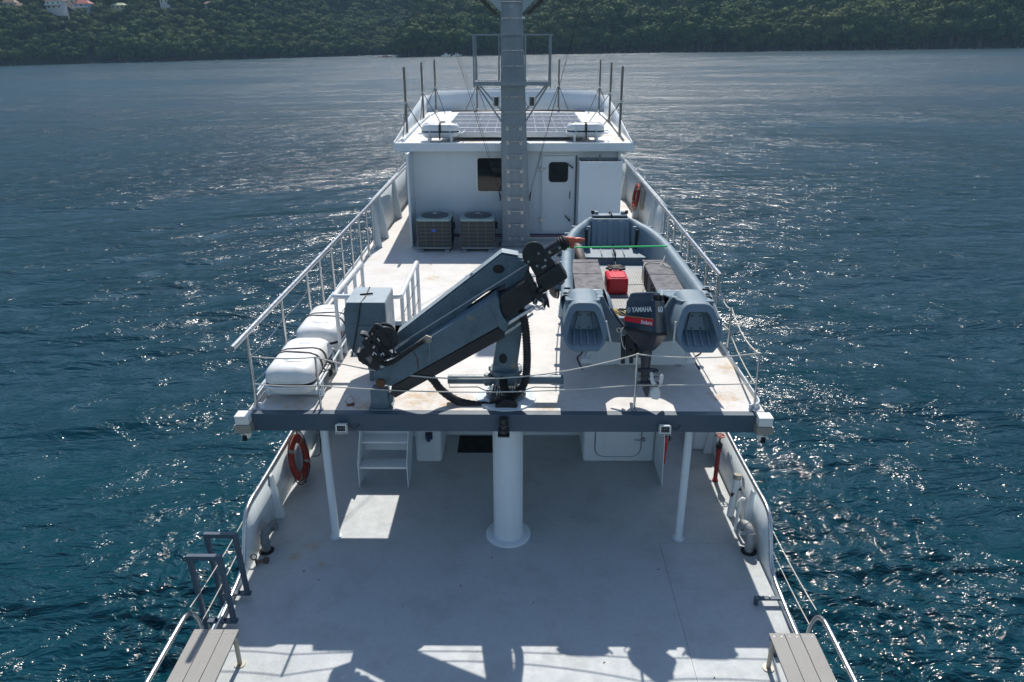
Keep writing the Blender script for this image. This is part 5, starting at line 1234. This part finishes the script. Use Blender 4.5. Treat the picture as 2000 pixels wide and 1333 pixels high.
# ------------------------------------------------------------------ sea
def sea():
    th = np.concatenate([np.linspace(-62, 62, 1150), np.linspace(64, 296, 60)]); th = np.radians(th)
    r = 3.2*(1.0042**np.arange(0, 340)); r = np.concatenate([r, r[-1]*(1.0092**np.arange(1, 420)), [900, 1500, 2600]])
    T, Rr = np.meshgrid(th, r); X = Rr*np.sin(T)+CAM[0]; Y = Rr*np.cos(T)+CAM[1]
    cell = np.maximum(Rr*np.where(Rr < 13.2, .0042, .0092), Rr*math.radians(124/1150)); Z = np.zeros_like(X)
    rng = np.random.RandomState(5)
    env = .75+.25*np.sin(X*.05+1.3*np.sin(Y*.031))*np.sin(Y*.043+2)
    Xw = X+.35*np.sin(Y*.37+.9*np.sin(X*.21)); Yw = Y+.35*np.sin(X*.31+1.1*np.sin(Y*.17))
    side = 1/(1+np.exp(-X/6))
    for i in range(110):
        lam = .34*(9**(rng.rand()**1.25)); k = 2*math.pi/lam; st = i % 2
        a = math.radians(rng.normal(116 if st else 72, 20)); amp = .0066*lam**.80*rng.uniform(.5, 1.3)
        ph = rng.rand()*6.28; fade = np.clip((lam/cell-2.3)/2.5, 0, 1)
        gm = .55+.45*np.sin(X*rng.uniform(.1, .5)+rng.rand()*6)*np.sin(Y*rng.uniform(.1, .5)+rng.rand()*6)
        c = np.sin(k*(Xw*math.cos(a)+Yw*math.sin(a))+ph)
        Z += fade*amp*(c-.3*(np.abs(c)*2-1))*gm*(np.where(st, 1-side, side)*1.2+.25)*(.72+.28*side)
    # ship wake chop fanning off both quarters
    for (cx, cy, wx, wy) in ((4.9, 1.0, 1.9, 3.4), (-4.5, .7, 1.0, 2.4)):
        g = np.clip(1.5*np.exp(-((X-cx)/wx)**2-((Y-cy)/wy)**2), 0, 1)
        for i in range(40):
            lam = rng.uniform(.15, .45); k = 2*math.pi/lam; a = rng.rand()*6.28
            Z += np.clip((lam/cell-2.5)/3, 0, 1)*.016*lam**.95*np.sin(k*(Xw*math.cos(a)+Yw*math.sin(a))+rng.rand()*6)*g
    n, m_ = X.shape; me = bpy.data.meshes.new('sea')
    V = np.stack([X, Y, Z+SEA], -1).reshape(-1, 3).astype(np.float32)
    i, j = np.meshgrid(np.arange(n-1), np.arange(m_), indexing='ij'); j2 = (j+1) % m_
    F = np.stack([i*m_+j, i*m_+j2, (i+1)*m_+j2, (i+1)*m_+j], -1).reshape(-1, 4)
    cen = len(V); V = np.vstack([V, [[CAM[0], CAM[1], SEA]]]).astype(np.float32)
    jj = np.arange(m_); tri = np.stack([np.full(m_, cen), (jj+1) % m_, jj], -1)
    me.vertices.add(len(V)); me.vertices.foreach_set('co', V.ravel())
    loops = np.concatenate([F.ravel(), tri.ravel()]); me.loops.add(len(loops)); me.loops.foreach_set('vertex_index', loops.astype(np.int32))
    st = np.concatenate([np.arange(len(F))*4, len(F)*4+np.arange(len(tri))*3]); me.polygons.add(len(st)); me.polygons.foreach_set('loop_start', st.astype(np.int32))
    me.update(calc_edges=True); me.polygons.foreach_set('use_smooth', np.ones(len(st), dtype=bool)); me.update()
    if me.polygons[0].normal.z < 0: me.flip_normals()
    o = bpy.data.objects.new('sea', me); COL.objects.link(o); o['kind'] = 'structure'
    m, nn, b = mat_new('sea_water'); P = gpos(nn)
    b.inputs['IOR'].default_value = 1.333; pass
    big = noise_n(nn, .018, 4, .6, P); c = mixc(nn, ramp(nn, big, .35, .7), (.0008, .028, .044, 1), (.0009, .038, .055, 1))
    nn.links.new(c, b.inputs['Base Color'])
    mp = nn.nodes.new('ShaderNodeMapping'); mp.inputs['Rotation'].default_value = (0, 0, R(-8)); mp.inputs['Scale'].default_value = (.42, 1, 1); nn.links.new(P, mp.inputs[0])
    n1 = noise_n(nn, .55, 3, .55, mp.outputs[0], .4); n2 = noise_n(nn, 2.1, 4, .6, mp.outputs[0], .6); n3 = noise_n(nn, 8, 3, .6, mp.outputs[0], .3)
    mg = nn.nodes.new('ShaderNodeMapping'); mg.inputs['Rotation'].default_value = (0, 0, R(-12)); mg.inputs['Scale'].default_value = (.35, 1, 1); nn.links.new(P, mg.inputs[0])
    gust = noise_n(nn, .035, 4, .6, mg.outputs[0], 1.0)
    patch = ramp(nn, gust, .35, .65, .55, 1.35)
    n0 = noise_n(nn, .14, 2, .5, mg.outputs[0])
    h = mathn(nn, 'ADD', mathn(nn, 'MULTIPLY', n0, .9), mathn(nn, 'MULTIPLY', n1, .5))
    h = mathn(nn, 'ADD', h, mathn(nn, 'ADD', mathn(nn, 'MULTIPLY', n2, .26), mathn(nn, 'MULTIPLY', n3, .045)))
    # finer churned ripples in the wake at each quarter
    def wk(cx, cy, wx, wy):
        mp2 = nn.nodes.new('ShaderNodeMapping'); mp2.inputs['Location'].default_value = (-cx/wx, -cy/wy, 0); mp2.inputs['Scale'].default_value = (1/wx, 1/wy, 0); nn.links.new(P, mp2.inputs[0])
        vm = nn.nodes.new('ShaderNodeVectorMath'); vm.operation = 'LENGTH'; nn.links.new(mp2.outputs[0], vm.inputs[0])
        return ramp(nn, mathn(nn, 'ADD', vm.outputs['Value'], mathn(nn, 'MULTIPLY', n1, .5)), 1.0, 1.65, 1, 0)
    wmask = mathn(nn, 'MAXIMUM', wk(4.6, 1.0, 2.0, 3.6), wk(-4.3, .8, 1.0, 2.4))
    n4 = noise_n(nn, 6.5, 3, .55, P, .3)
    h = mathn(nn, 'ADD', h, mathn(nn, 'MULTIPLY', mathn(nn, 'MULTIPLY', n4, wmask), .004))
    sx = nn.nodes.new('ShaderNodeSeparateXYZ'); nn.links.new(P, sx.inputs[0])
    calm = mathn(nn, 'MULTIPLY', ramp(nn, mathn(nn, 'ADD', sx.outputs[0], mathn(nn, 'MULTIPLY', n1, 30)), 60, 130), ramp(nn, mathn(nn, 'ADD', sx.outputs[1], mathn(nn, 'MULTIPLY', sx.outputs[0], .25)), 285, 345))
    h = mathn(nn, 'MULTIPLY', h, mathn(nn, 'SUBTRACT', 1, mathn(nn, 'MULTIPLY', calm, .8)))
    vl = nn.nodes.new('ShaderNodeVectorMath'); vl.operation = 'LENGTH'; nn.links.new(P, vl.inputs[0])
    # open water away from the lee of the ship carries finer, unresolved ripple: a broader sheen
    ro = mathn(nn, 'MAXIMUM', mathn(nn, 'SUBTRACT', ramp(nn, vl.outputs['Value'], 8, 120, .17, .27), mathn(nn, 'MULTIPLY', wmask, .08)), .05)
    nn.links.new(ro, b.inputs['Roughness'])
    h = mathn(nn, 'MULTIPLY', h, patch)
    k = bump(nn, b, h, 1.0, 1.0)
    me.materials.append(m); return o
sea()

# ------------------------------------------------------------------ land
XT = [-900, -500, -330, -263, -170, -110, -78, -70, -62, 0, 60, 130, 254, 400, 900]
YT = [250, 330, 345, 352, 392, 440, 475, 455, 390, 396, 388, 362, 335, 300, 250]
def shore(x): return np.interp(x, XT, YT)+2.5*np.sin(x*.11)+1.5*np.sin(x*.27+1)
def terrain(x, y):
    d = y-shore(x); dp = np.maximum(d, 0)
    left = .40*dp+5*(1-np.exp(-dp/8))+3*np.sin(x*.045+dp*.03)*np.minimum(dp/20, 1)
    val = 3*(1-np.exp(-dp/10))+.16*dp+.22*np.maximum(dp-110, 0)
    head = 15*(1-np.exp(-dp/16))+4*np.sin(x*.03+1.0)*np.minimum(dp/30, 1)-9*np.exp(-((dp-62)/18)**2)+.45*np.maximum(dp-70, 0)+3*np.sin(x*.07)*np.minimum(dp/30, 1)
    wl = 1/(1+np.exp((x+150)/14)); wh = 1/(1+np.exp(-(x+62)/6)); wv = np.maximum(0, 1-wl-wh)
    h = wl*left+wh*head+wv*val
    h = h+1.6*np.sin(x*.13+y*.05)*np.sin(y*.11)*np.minimum(dp/25, 1)
    h = np.minimum(h, 150)
    return np.where(d < 0, np.maximum(d*.5, -8), h)+SEA
def land():
    xs = np.linspace(-900, 900, 361); ys_ = np.concatenate([np.arange(230, 620, 4.), np.arange(620, 1300, 20.)])
    X, Y = np.meshgrid(xs, ys_); Z = terrain(X, Y); n, m_ = X.shape
    me = bpy.data.meshes.new('hillside'); i, j = np.meshgrid(np.arange(n-1), np.arange(m_-1), indexing='ij')
    F = np.stack([i*m_+j, i*m_+j+1, (i+1)*m_+j+1, (i+1)*m_+j], -1).reshape(-1, 4)
    me.from_pydata(np.stack([X, Y, Z], -1).reshape(-1, 3).tolist(), [], F.tolist()); me.shade_smooth()
    m, nn, b = mat_new('hillside_ground'); P = gpos(nn)
    c = mixc(nn, ramp(nn, noise_n(nn, .15, 5, .6, P), .4, .7), (.015, .026, .010, 1), (.03, .04, .016, 1))
    nn.links.new(c, b.inputs['Base Color']); b.inputs['Roughness'].default_value = .9
    me.materials.append(m); o = bpy.data.objects.new('hillside', me); COL.objects.link(o); o['kind'] = 'structure'
land()
def leafmat():
    m, nn, b = mat_new('foliage'); P = gpos(nn)
    oi = nn.nodes.new('ShaderNodeObjectInfo')
    base = mixc(nn, oi.outputs['Random'], (.026, .070, .020, 1), (.11, .15, .038, 1))
    c = mixc(nn, ramp(nn, noise_n(nn, .9, 4, .7, P), .35, .7), base, (.020, .042, .014, 1))
    c = mixc(nn, ramp(nn, noise_n(nn, .02, 3, .6, P), .4, .65, 0, .5), c, (.095, .11, .035, 1))
    nn.links.new(c, b.inputs['Base Color']); b.inputs['Roughness'].default_value = .85; b.inputs['Specular IOR Level'].default_value = .08
    return m
M['leaf'] = leafmat(); M['bark'] = paint('tree_bark', (.10, .08, .06), .9, dirt_amt=.4)
def tree_mesh(seed, palm=False):
    rng = random.Random(seed); bm = bmesh.new(); V = []; F = []; MI = []
    lobes = [(Vector((0, 0, 5.0)), 2.3)]
    for k in range(9):
        a = rng.uniform(0, 6.28); rr_ = rng.uniform(1.3, 2.9); lobes.append((Vector((rr_*math.cos(a), rr_*math.sin(a), rng.uniform(3.2, 6.6)-rr_*.25)), rng.uniform(1.0, 1.9)))
    for c, r_ in lobes:
        g = bmesh.ops.create_icosphere(bm, subdivisions=2, radius=r_*.86)
        for v in g['verts']:
            n_ = noise.noise(v.co*1.3+c*3)*.45+1; v.co = Vector((v.co.x*n_, v.co.y*n_, v.co.z*n_*.78))+c
    nl = len(bm.faces)
    for c, r_ in lobes:
        for q in range(95):
            d = Vector((rng.gauss(0, 1), rng.gauss(0, 1), rng.gauss(.2, .9))).normalized(); n_ = noise.noise(d*r_*1.3+c*3)*.4+1
            p = c+Vector((d.x, d.y, d.z*.8))*r_*rng.uniform(.86, 1.12)*n_
            u = d.orthogonal().normalized(); u = Matrix.Rotation(rng.uniform(0, 6.28), 3, d) @ u; w_ = (d+Vector((rng.gauss(0, .5), rng.gauss(0, .5), rng.gauss(0, .5)))).normalized().cross(u)
            s = rng.uniform(.16, .42); vs = [bm.verts.new(p+u*s*a+w_*s*b) for a, b in ((-1, -.7), (1, -.6), (.8, .8), (-.7, .7))]
            bm.faces.new(vs)
    nb = len(bm.faces)
    def seg(a, b, r0, r1):
        a = Vector(a); b = Vector(b); t = (b-a).normalized(); x = t.orthogonal().normalized(); y = t.cross(x)
        r_a = [bm.verts.new(a+r0*(math.cos(k*1.257)*x+math.sin(k*1.257)*y)) for k in range(5)]; r_b = [bm.verts.new(b+r1*(math.cos(k*1.257)*x+math.sin(k*1.257)*y)) for k in range(5)]
        for k in range(5): bm.faces.new([r_a[k], r_a[(k+1) % 5], r_b[(k+1) % 5], r_b[k]])
    seg((0, 0, -1.5), (.1, 0, 3.2), .28, .2)
    for c, r_ in lobes[1:6]: seg((.1, 0, 2.6), c, .13, .05)
    me = bpy.data.meshes.new('tree'); bm.to_mesh(me); 
    me.materials.append(M['leaf']); me.materials.append(M['bark'])
    for i, p in enumerate(me.polygons):
        p.material_index = 1 if i >= nb else 0; p.use_smooth = i < nl
    bm.free(); return me
TM = [tree_mesh(s) for s in range(8)]
rng = np.random.RandomState(3)
pts = []
for gx in np.arange(-470, 470, 4.1):
    for gd in np.arange(.4, 260, 3.9):
        x = gx+rng.uniform(-2.2, 2.2); d = gd+rng.uniform(-2.2, 2.2)
        if d < .3: d = .3+rng.rand()
        # thin clearings
        pts.append((x, d))
for gx in np.arange(-470, 470, 2.6):
    for lo_, hi_ in ((.3, 4), (4, 9), (9, 16)): pts.append((gx+rng.uniform(-1.2, 1.2), rng.uniform(lo_, hi_)))
pts = np.array(pts); PX = pts[:, 0]; PY = shore(PX)+pts[:, 1]; PZ = terrain(PX, PY)-.6
az = np.degrees(np.arctan2(PX-CAM[0], PY-CAM[1]))
SC = rng.uniform(.6, 1.35, len(PX))*np.where(PX > -60, 1.3, .85)*(1+.25*np.sin(PX*.09)*np.sin(PY*.07)); RZ = rng.uniform(0, 6.28, len(PX)); KD = rng.randint(0, 8, len(PX))
# houses first, so trees keep clear of them
M['roofred'] = paint('red_roof', (.34, .10, .07), .7, dirt_amt=.4, scale=1); M['roofgreen'] = paint('pale_green_roof', (.38, .42, .25), .7); M['roofbrown'] = paint('brown_roof', (.26, .17, .12), .7)
M['wallpink'] = paint('pink_wall', (.52, .38, .36), .8); M['wallwhite'] = paint('house_white_wall', (.6, .6, .58), .8); M['wallblue'] = paint('pale_blue_wall', (.35, .43, .52), .8); M['wallcream'] = paint('cream_wall', (.55, .48, .36), .8)
def hit(px, py):
    d = (HEEL.to_3x3() @ (_f+_r*((px-1000)/FOC)-_u*((py-666.5)/FOC))).normalized(); o = HEEL @ Vector(CAM)
    t = 300.
    while t < 1100:
        p = o+d*t
        if p.z < float(terrain(np.array([p.x]), np.array([p.y]))[0])+1.5: return p
        t += 1.
    return p
HS = [(22, 14, 9, 5, 3.2, 'wallwhite', 'roofbrown', 'small white house with a brown roof at the far left edge of the hillside'),
      (40, 19, 7, 5, 3, 'wallpink', 'roofbrown', 'low pink house just right of the leftmost white house'),
      (112, 20, 11, 7, 6.5, 'wallwhite', 'roofred', 'two storey white house with a red roof on the left hillside'),
      (140, 8, 9, 6, 4, 'wallcream', 'roofbrown', 'cream house above and between the two big houses'),
      (166, 23, 11, 7, 6.0, 'wallblue', 'roofred', 'two storey pale blue house with a red roof and balcony row on the left hillside'),
      (160, 5, 7, 5, 4, 'wallpink', 'roofred', 'small pink house near the top edge above the blue house'),
      (234, 18, 10, 6, 3, 'wallcream', 'roofgreen', 'low house with a pale green roof on the left hillside'),
      (328, 7, 10, 6, 3.4, 'wallwhite', 'roofred', 'low house with a faded red roof alone near the top edge'),
      (204, 88, 4, 3, 2.2, 'wallwhite', 'roofgreen', 'tiny pale shed low among the trees near the left shore'),
      (410, 14, 6, 4, 2.6, 'wallcream', 'roofbrown', 'tiny cream house by itself right of the faded red roof house')]
hxy = []
HS = [(a, b, c*.72, d*.72, e*.66, f, g, h) for a, b, c, d, e, f, g, h in HS]
for (px, py, W_, D_, H_, wm, rm, lab) in HS:
    p = hit(px, py); hxy.append((p.x, p.y, max(W_, D_)))
    z0 = float(terrain(np.array([p.x]), np.array([p.y]))[0])+1.2; 
    h = thing('house', lab, 'house', (p.x, p.y, z0))
    MB().box(p.x-W_/2, p.x+W_/2, p.y-D_/2, p.y+D_/2, z0-3, z0+H_).build('wall', wm, h)
    o_ = .5; zr = z0+H_+.02; hr = 2.0 if H_ > 2.0 else 1.3
    V = [(p.x-W_/2-o_, p.y-D_/2-o_, zr), (p.x+W_/2+o_, p.y-D_/2-o_, zr), (p.x+W_/2+o_, p.y+D_/2+o_, zr), (p.x-W_/2-o_, p.y+D_/2+o_, zr), (p.x-W_/2+D_*.35, p.y, zr+hr), (p.x+W_/2-D_*.35, p.y, zr+hr)]
    MB().add(V, [(3, 2, 1, 0), (0, 1, 5, 4), (1, 2, 5), (2, 3, 4, 5), (3, 0, 4)]).build('roof', rm, h, smooth=0)
    n_ = max(2, int(W_/2.2))
    for fl in range(2 if H_ > 3.7 else 1):
        for k in range(n_):
            x = p.x-W_/2+W_*(k+.5)/n_; z = z0+.7+fl*1.9
            fo = MB().box(x-.55, x+.55, p.y-D_/2-.06, p.y-D_/2-.003, z, z+1.1).build('window', 'wallwhite', h)
            MB().box(x-.43, x+.43, p.y-D_/2-.09, p.y-D_/2-.063, z+.12, z+1.0).build('pane', 'glass', fo)
    if H_ > 3.7: MB().box(p.x-W_/2, p.x+W_/2, p.y-D_/2-1.5, p.y-D_/2-.01, z0+1.95, z0+2.1).box(p.x-W_/2, p.x+W_/2, p.y-D_/2-1.5, p.y-D_/2-1.42, z0+2.11, z0+2.7).build('balcony', 'wallwhite', h)
keep = np.ones(len(PX), bool)
for (hx, hy, ww) in hxy: keep &= ~((np.abs(PX-hx) < ww*.75) & (PY < hy+ww*.6) & (PY > hy-10))
PX, PY, PZ, SC, RZ, KD, az, DD = PX[keep], PY[keep], PZ[keep], SC[keep], RZ[keep], KD[keep], az[keep], pts[keep, 1]
front = np.where((np.abs(az) < 34) & (DD < 4))[0]; front = front[np.argsort((PX[front]-CAM[0])**2+(PY[front]-CAM[1])**2)][:290]
isf = np.zeros(len(PX), bool); isf[front] = True
for i in front:
    o = bpy.data.objects.new('tree', TM[KD[i]]); COL.objects.link(o); o.location = (PX[i], PY[i], PZ[i]); o.scale = (SC[i]*1.0,)*3; o.rotation_euler = (0, 0, RZ[i])
    left = PX[i] < -75
    tag(o, 'dark green tree in the front row '+('above the left shore of the bay' if left else 'along the headland shore'), 'tree', 'front row trees on the '+('left shore' if left else 'headland shore'))
protos = bpy.data.collections.new('tree_prototypes')
for i, me in enumerate(TM):
    o = bpy.data.objects.new('tree_prototype_%d' % i, me); protos.objects.link(o)
def forest():
    idx = np.where(~isf)[0]; me = bpy.data.meshes.new('forest')
    me.from_pydata(np.stack([PX[idx], PY[idx], PZ[idx]], -1).tolist(), [], [])
    for nm, ty, key, dat in (('kind_i', 'INT', 'value', KD[idx].astype(np.int32)), ('scl', 'FLOAT', 'value', SC[idx].astype(np.float32)), ('rot', 'FLOAT_VECTOR', 'vector', np.stack([RZ[idx]*0, RZ[idx]*0, RZ[idx]], -1).astype(np.float32).ravel())):
        a = me.attributes.new(nm, ty, 'POINT'); a.data.foreach_set(key, dat)
    o = bpy.data.objects.new('forest', me); COL.objects.link(o)
    ng = bpy.data.node_groups.new('forest_nodes', 'GeometryNodeTree'); ng.interface.new_socket('Geometry', in_out='INPUT', socket_type='NodeSocketGeometry'); ng.interface.new_socket('Geometry', in_out='OUTPUT', socket_type='NodeSocketGeometry')
    gi = ng.nodes.new('NodeGroupInput'); go = ng.nodes.new('NodeGroupOutput'); ci = ng.nodes.new('GeometryNodeCollectionInfo'); ip = ng.nodes.new('GeometryNodeInstanceOnPoints')
    ci.inputs['Collection'].default_value = protos; ci.inputs['Separate Children'].default_value = True; ci.inputs['Reset Children'].default_value = True
    ip.inputs['Pick Instance'].default_value = True
    def na(nm, ty):
        q = ng.nodes.new('GeometryNodeInputNamedAttribute'); q.data_type = ty; q.inputs['Name'].default_value = nm; return q.outputs[0]
    L = ng.links.new
    L(gi.outputs[0], ip.inputs['Points']); L(ci.outputs[0], ip.inputs['Instance']); L(na('kind_i', 'INT'), ip.inputs['Instance Index']); L(na('scl', 'FLOAT'), ip.inputs['Scale']); L(na('rot', 'FLOAT_VECTOR'), ip.inputs['Rotation'])
    L(ip.outputs[0], go.inputs[0]); md = o.modifiers.new('forest', 'NODES'); md.node_group = ng
    tag(o, 'dense dark green tropical forest covering the hills behind the shore', 'forest', kind='stuff')
forest()
# rocks and pale beach strips along the waterline
def rocks():
    rg = random.Random(8); bm = bmesh.new()
    for k in range(260):
        x = rg.uniform(-260, 260); y = float(shore(np.array([x]))[0])-rg.uniform(0, 1.5)
        if x < -62 and rg.random() < .5: continue
        g = bmesh.ops.create_icosphere(bm, subdivisions=1, radius=rg.uniform(.25, .8))
        for v in g['verts']: v.co = Vector((v.co.x*rg.uniform(.8, 1.5), v.co.y, v.co.z*.6))+Vector((x, y, SEA+.1))
    for k in range(26):
        x = -66-rg.uniform(0, 7); g = bmesh.ops.create_icosphere(bm, subdivisions=1, radius=rg.uniform(.4, .9))
        for v in g['verts']: v.co = v.co+Vector((x, 392+rg.uniform(-2, 2), SEA+.1))
    me = bpy.data.meshes.new('shore_rocks'); bm.to_mesh(me); bm.free(); me.materials.append(paint('shore_rock', (.16, .14, .12), .9, dirt_amt=.5))
    o = bpy.data.objects.new('shore_rocks', me); COL.objects.link(o); tag(o, 'low brown rocks scattered along the far waterline', 'rocks', kind='stuff')
rocks()
# two small white boats off the headland
for (px, py, lab) in ((871, 111, 'tiny white motorboat moored off the headland, the left one of two'), (892.5, 110.5, 'tiny white motorboat moored off the headland, the right one of two')):
    d = (HEEL.to_3x3() @ (_f+_r*((px-1000)/FOC)-_u*((py-666.5)/FOC))).normalized(); o = HEEL @ Vector(CAM); y = 383.; p = o+d*((y-o.y)/d.y); x = p.x
    t = thing('motorboat', lab, 'boat', (x, y, SEA), 'small boats off the headland')
    L = 2.2
    MB().prism([(x-L, y-.8, SEA-.1), (x+L*.8, y-.8, SEA-.1), (x+L*1.2, y-.8, SEA+.75), (x-L, y-.8, SEA+.6)], (0, 1.6, 0)).build('hull', 'white_clean', t, bevel=.08)
    MB().prism([(x-L*.4, y-.6, SEA+.65), (x+L*.4, y-.6, SEA+.7), (x+L*.15, y-.6, SEA+1.5), (x-L*.3, y-.6, SEA+1.5)], (0, 1.2, 0)).build('cabin', 'white_clean', t, bevel=.05)
    MB().prism([(x-L*.3, y-.62, SEA+.95), (x+L*.25, y-.62, SEA+.95), (x+L*.12, y-.62, SEA+1.35), (x-L*.25, y-.62, SEA+1.35)], (0, .015, 0)).build('window', 'glass', t)

# air: one even, pale haze round the ship and the whole bay
hz = MB().box(-1000, 1000, -60, 1400, SEA-2.5, 175)
h_ = hz.build('haze', 'white', smooth=0); h_['kind'] = 'stuff'; h_['label'] = 'pale thin sea haze over the bay'
hm = bpy.data.materials.new('haze_air'); hm.use_nodes = True; hn = hm.node_tree; hn.nodes.clear()
pv = hn.nodes.new('ShaderNodeVolumePrincipled'); ho_ = hn.nodes.new('ShaderNodeOutputMaterial'); hn.links.new(pv.outputs[0], ho_.inputs['Volume'])
pv.inputs['Density'].default_value = .00021; pv.inputs['Color'].default_value = (.42, .68, .95, 1); pv.inputs['Anisotropy'].default_value = 0
h_.data.materials.clear(); h_.data.materials.append(hm)
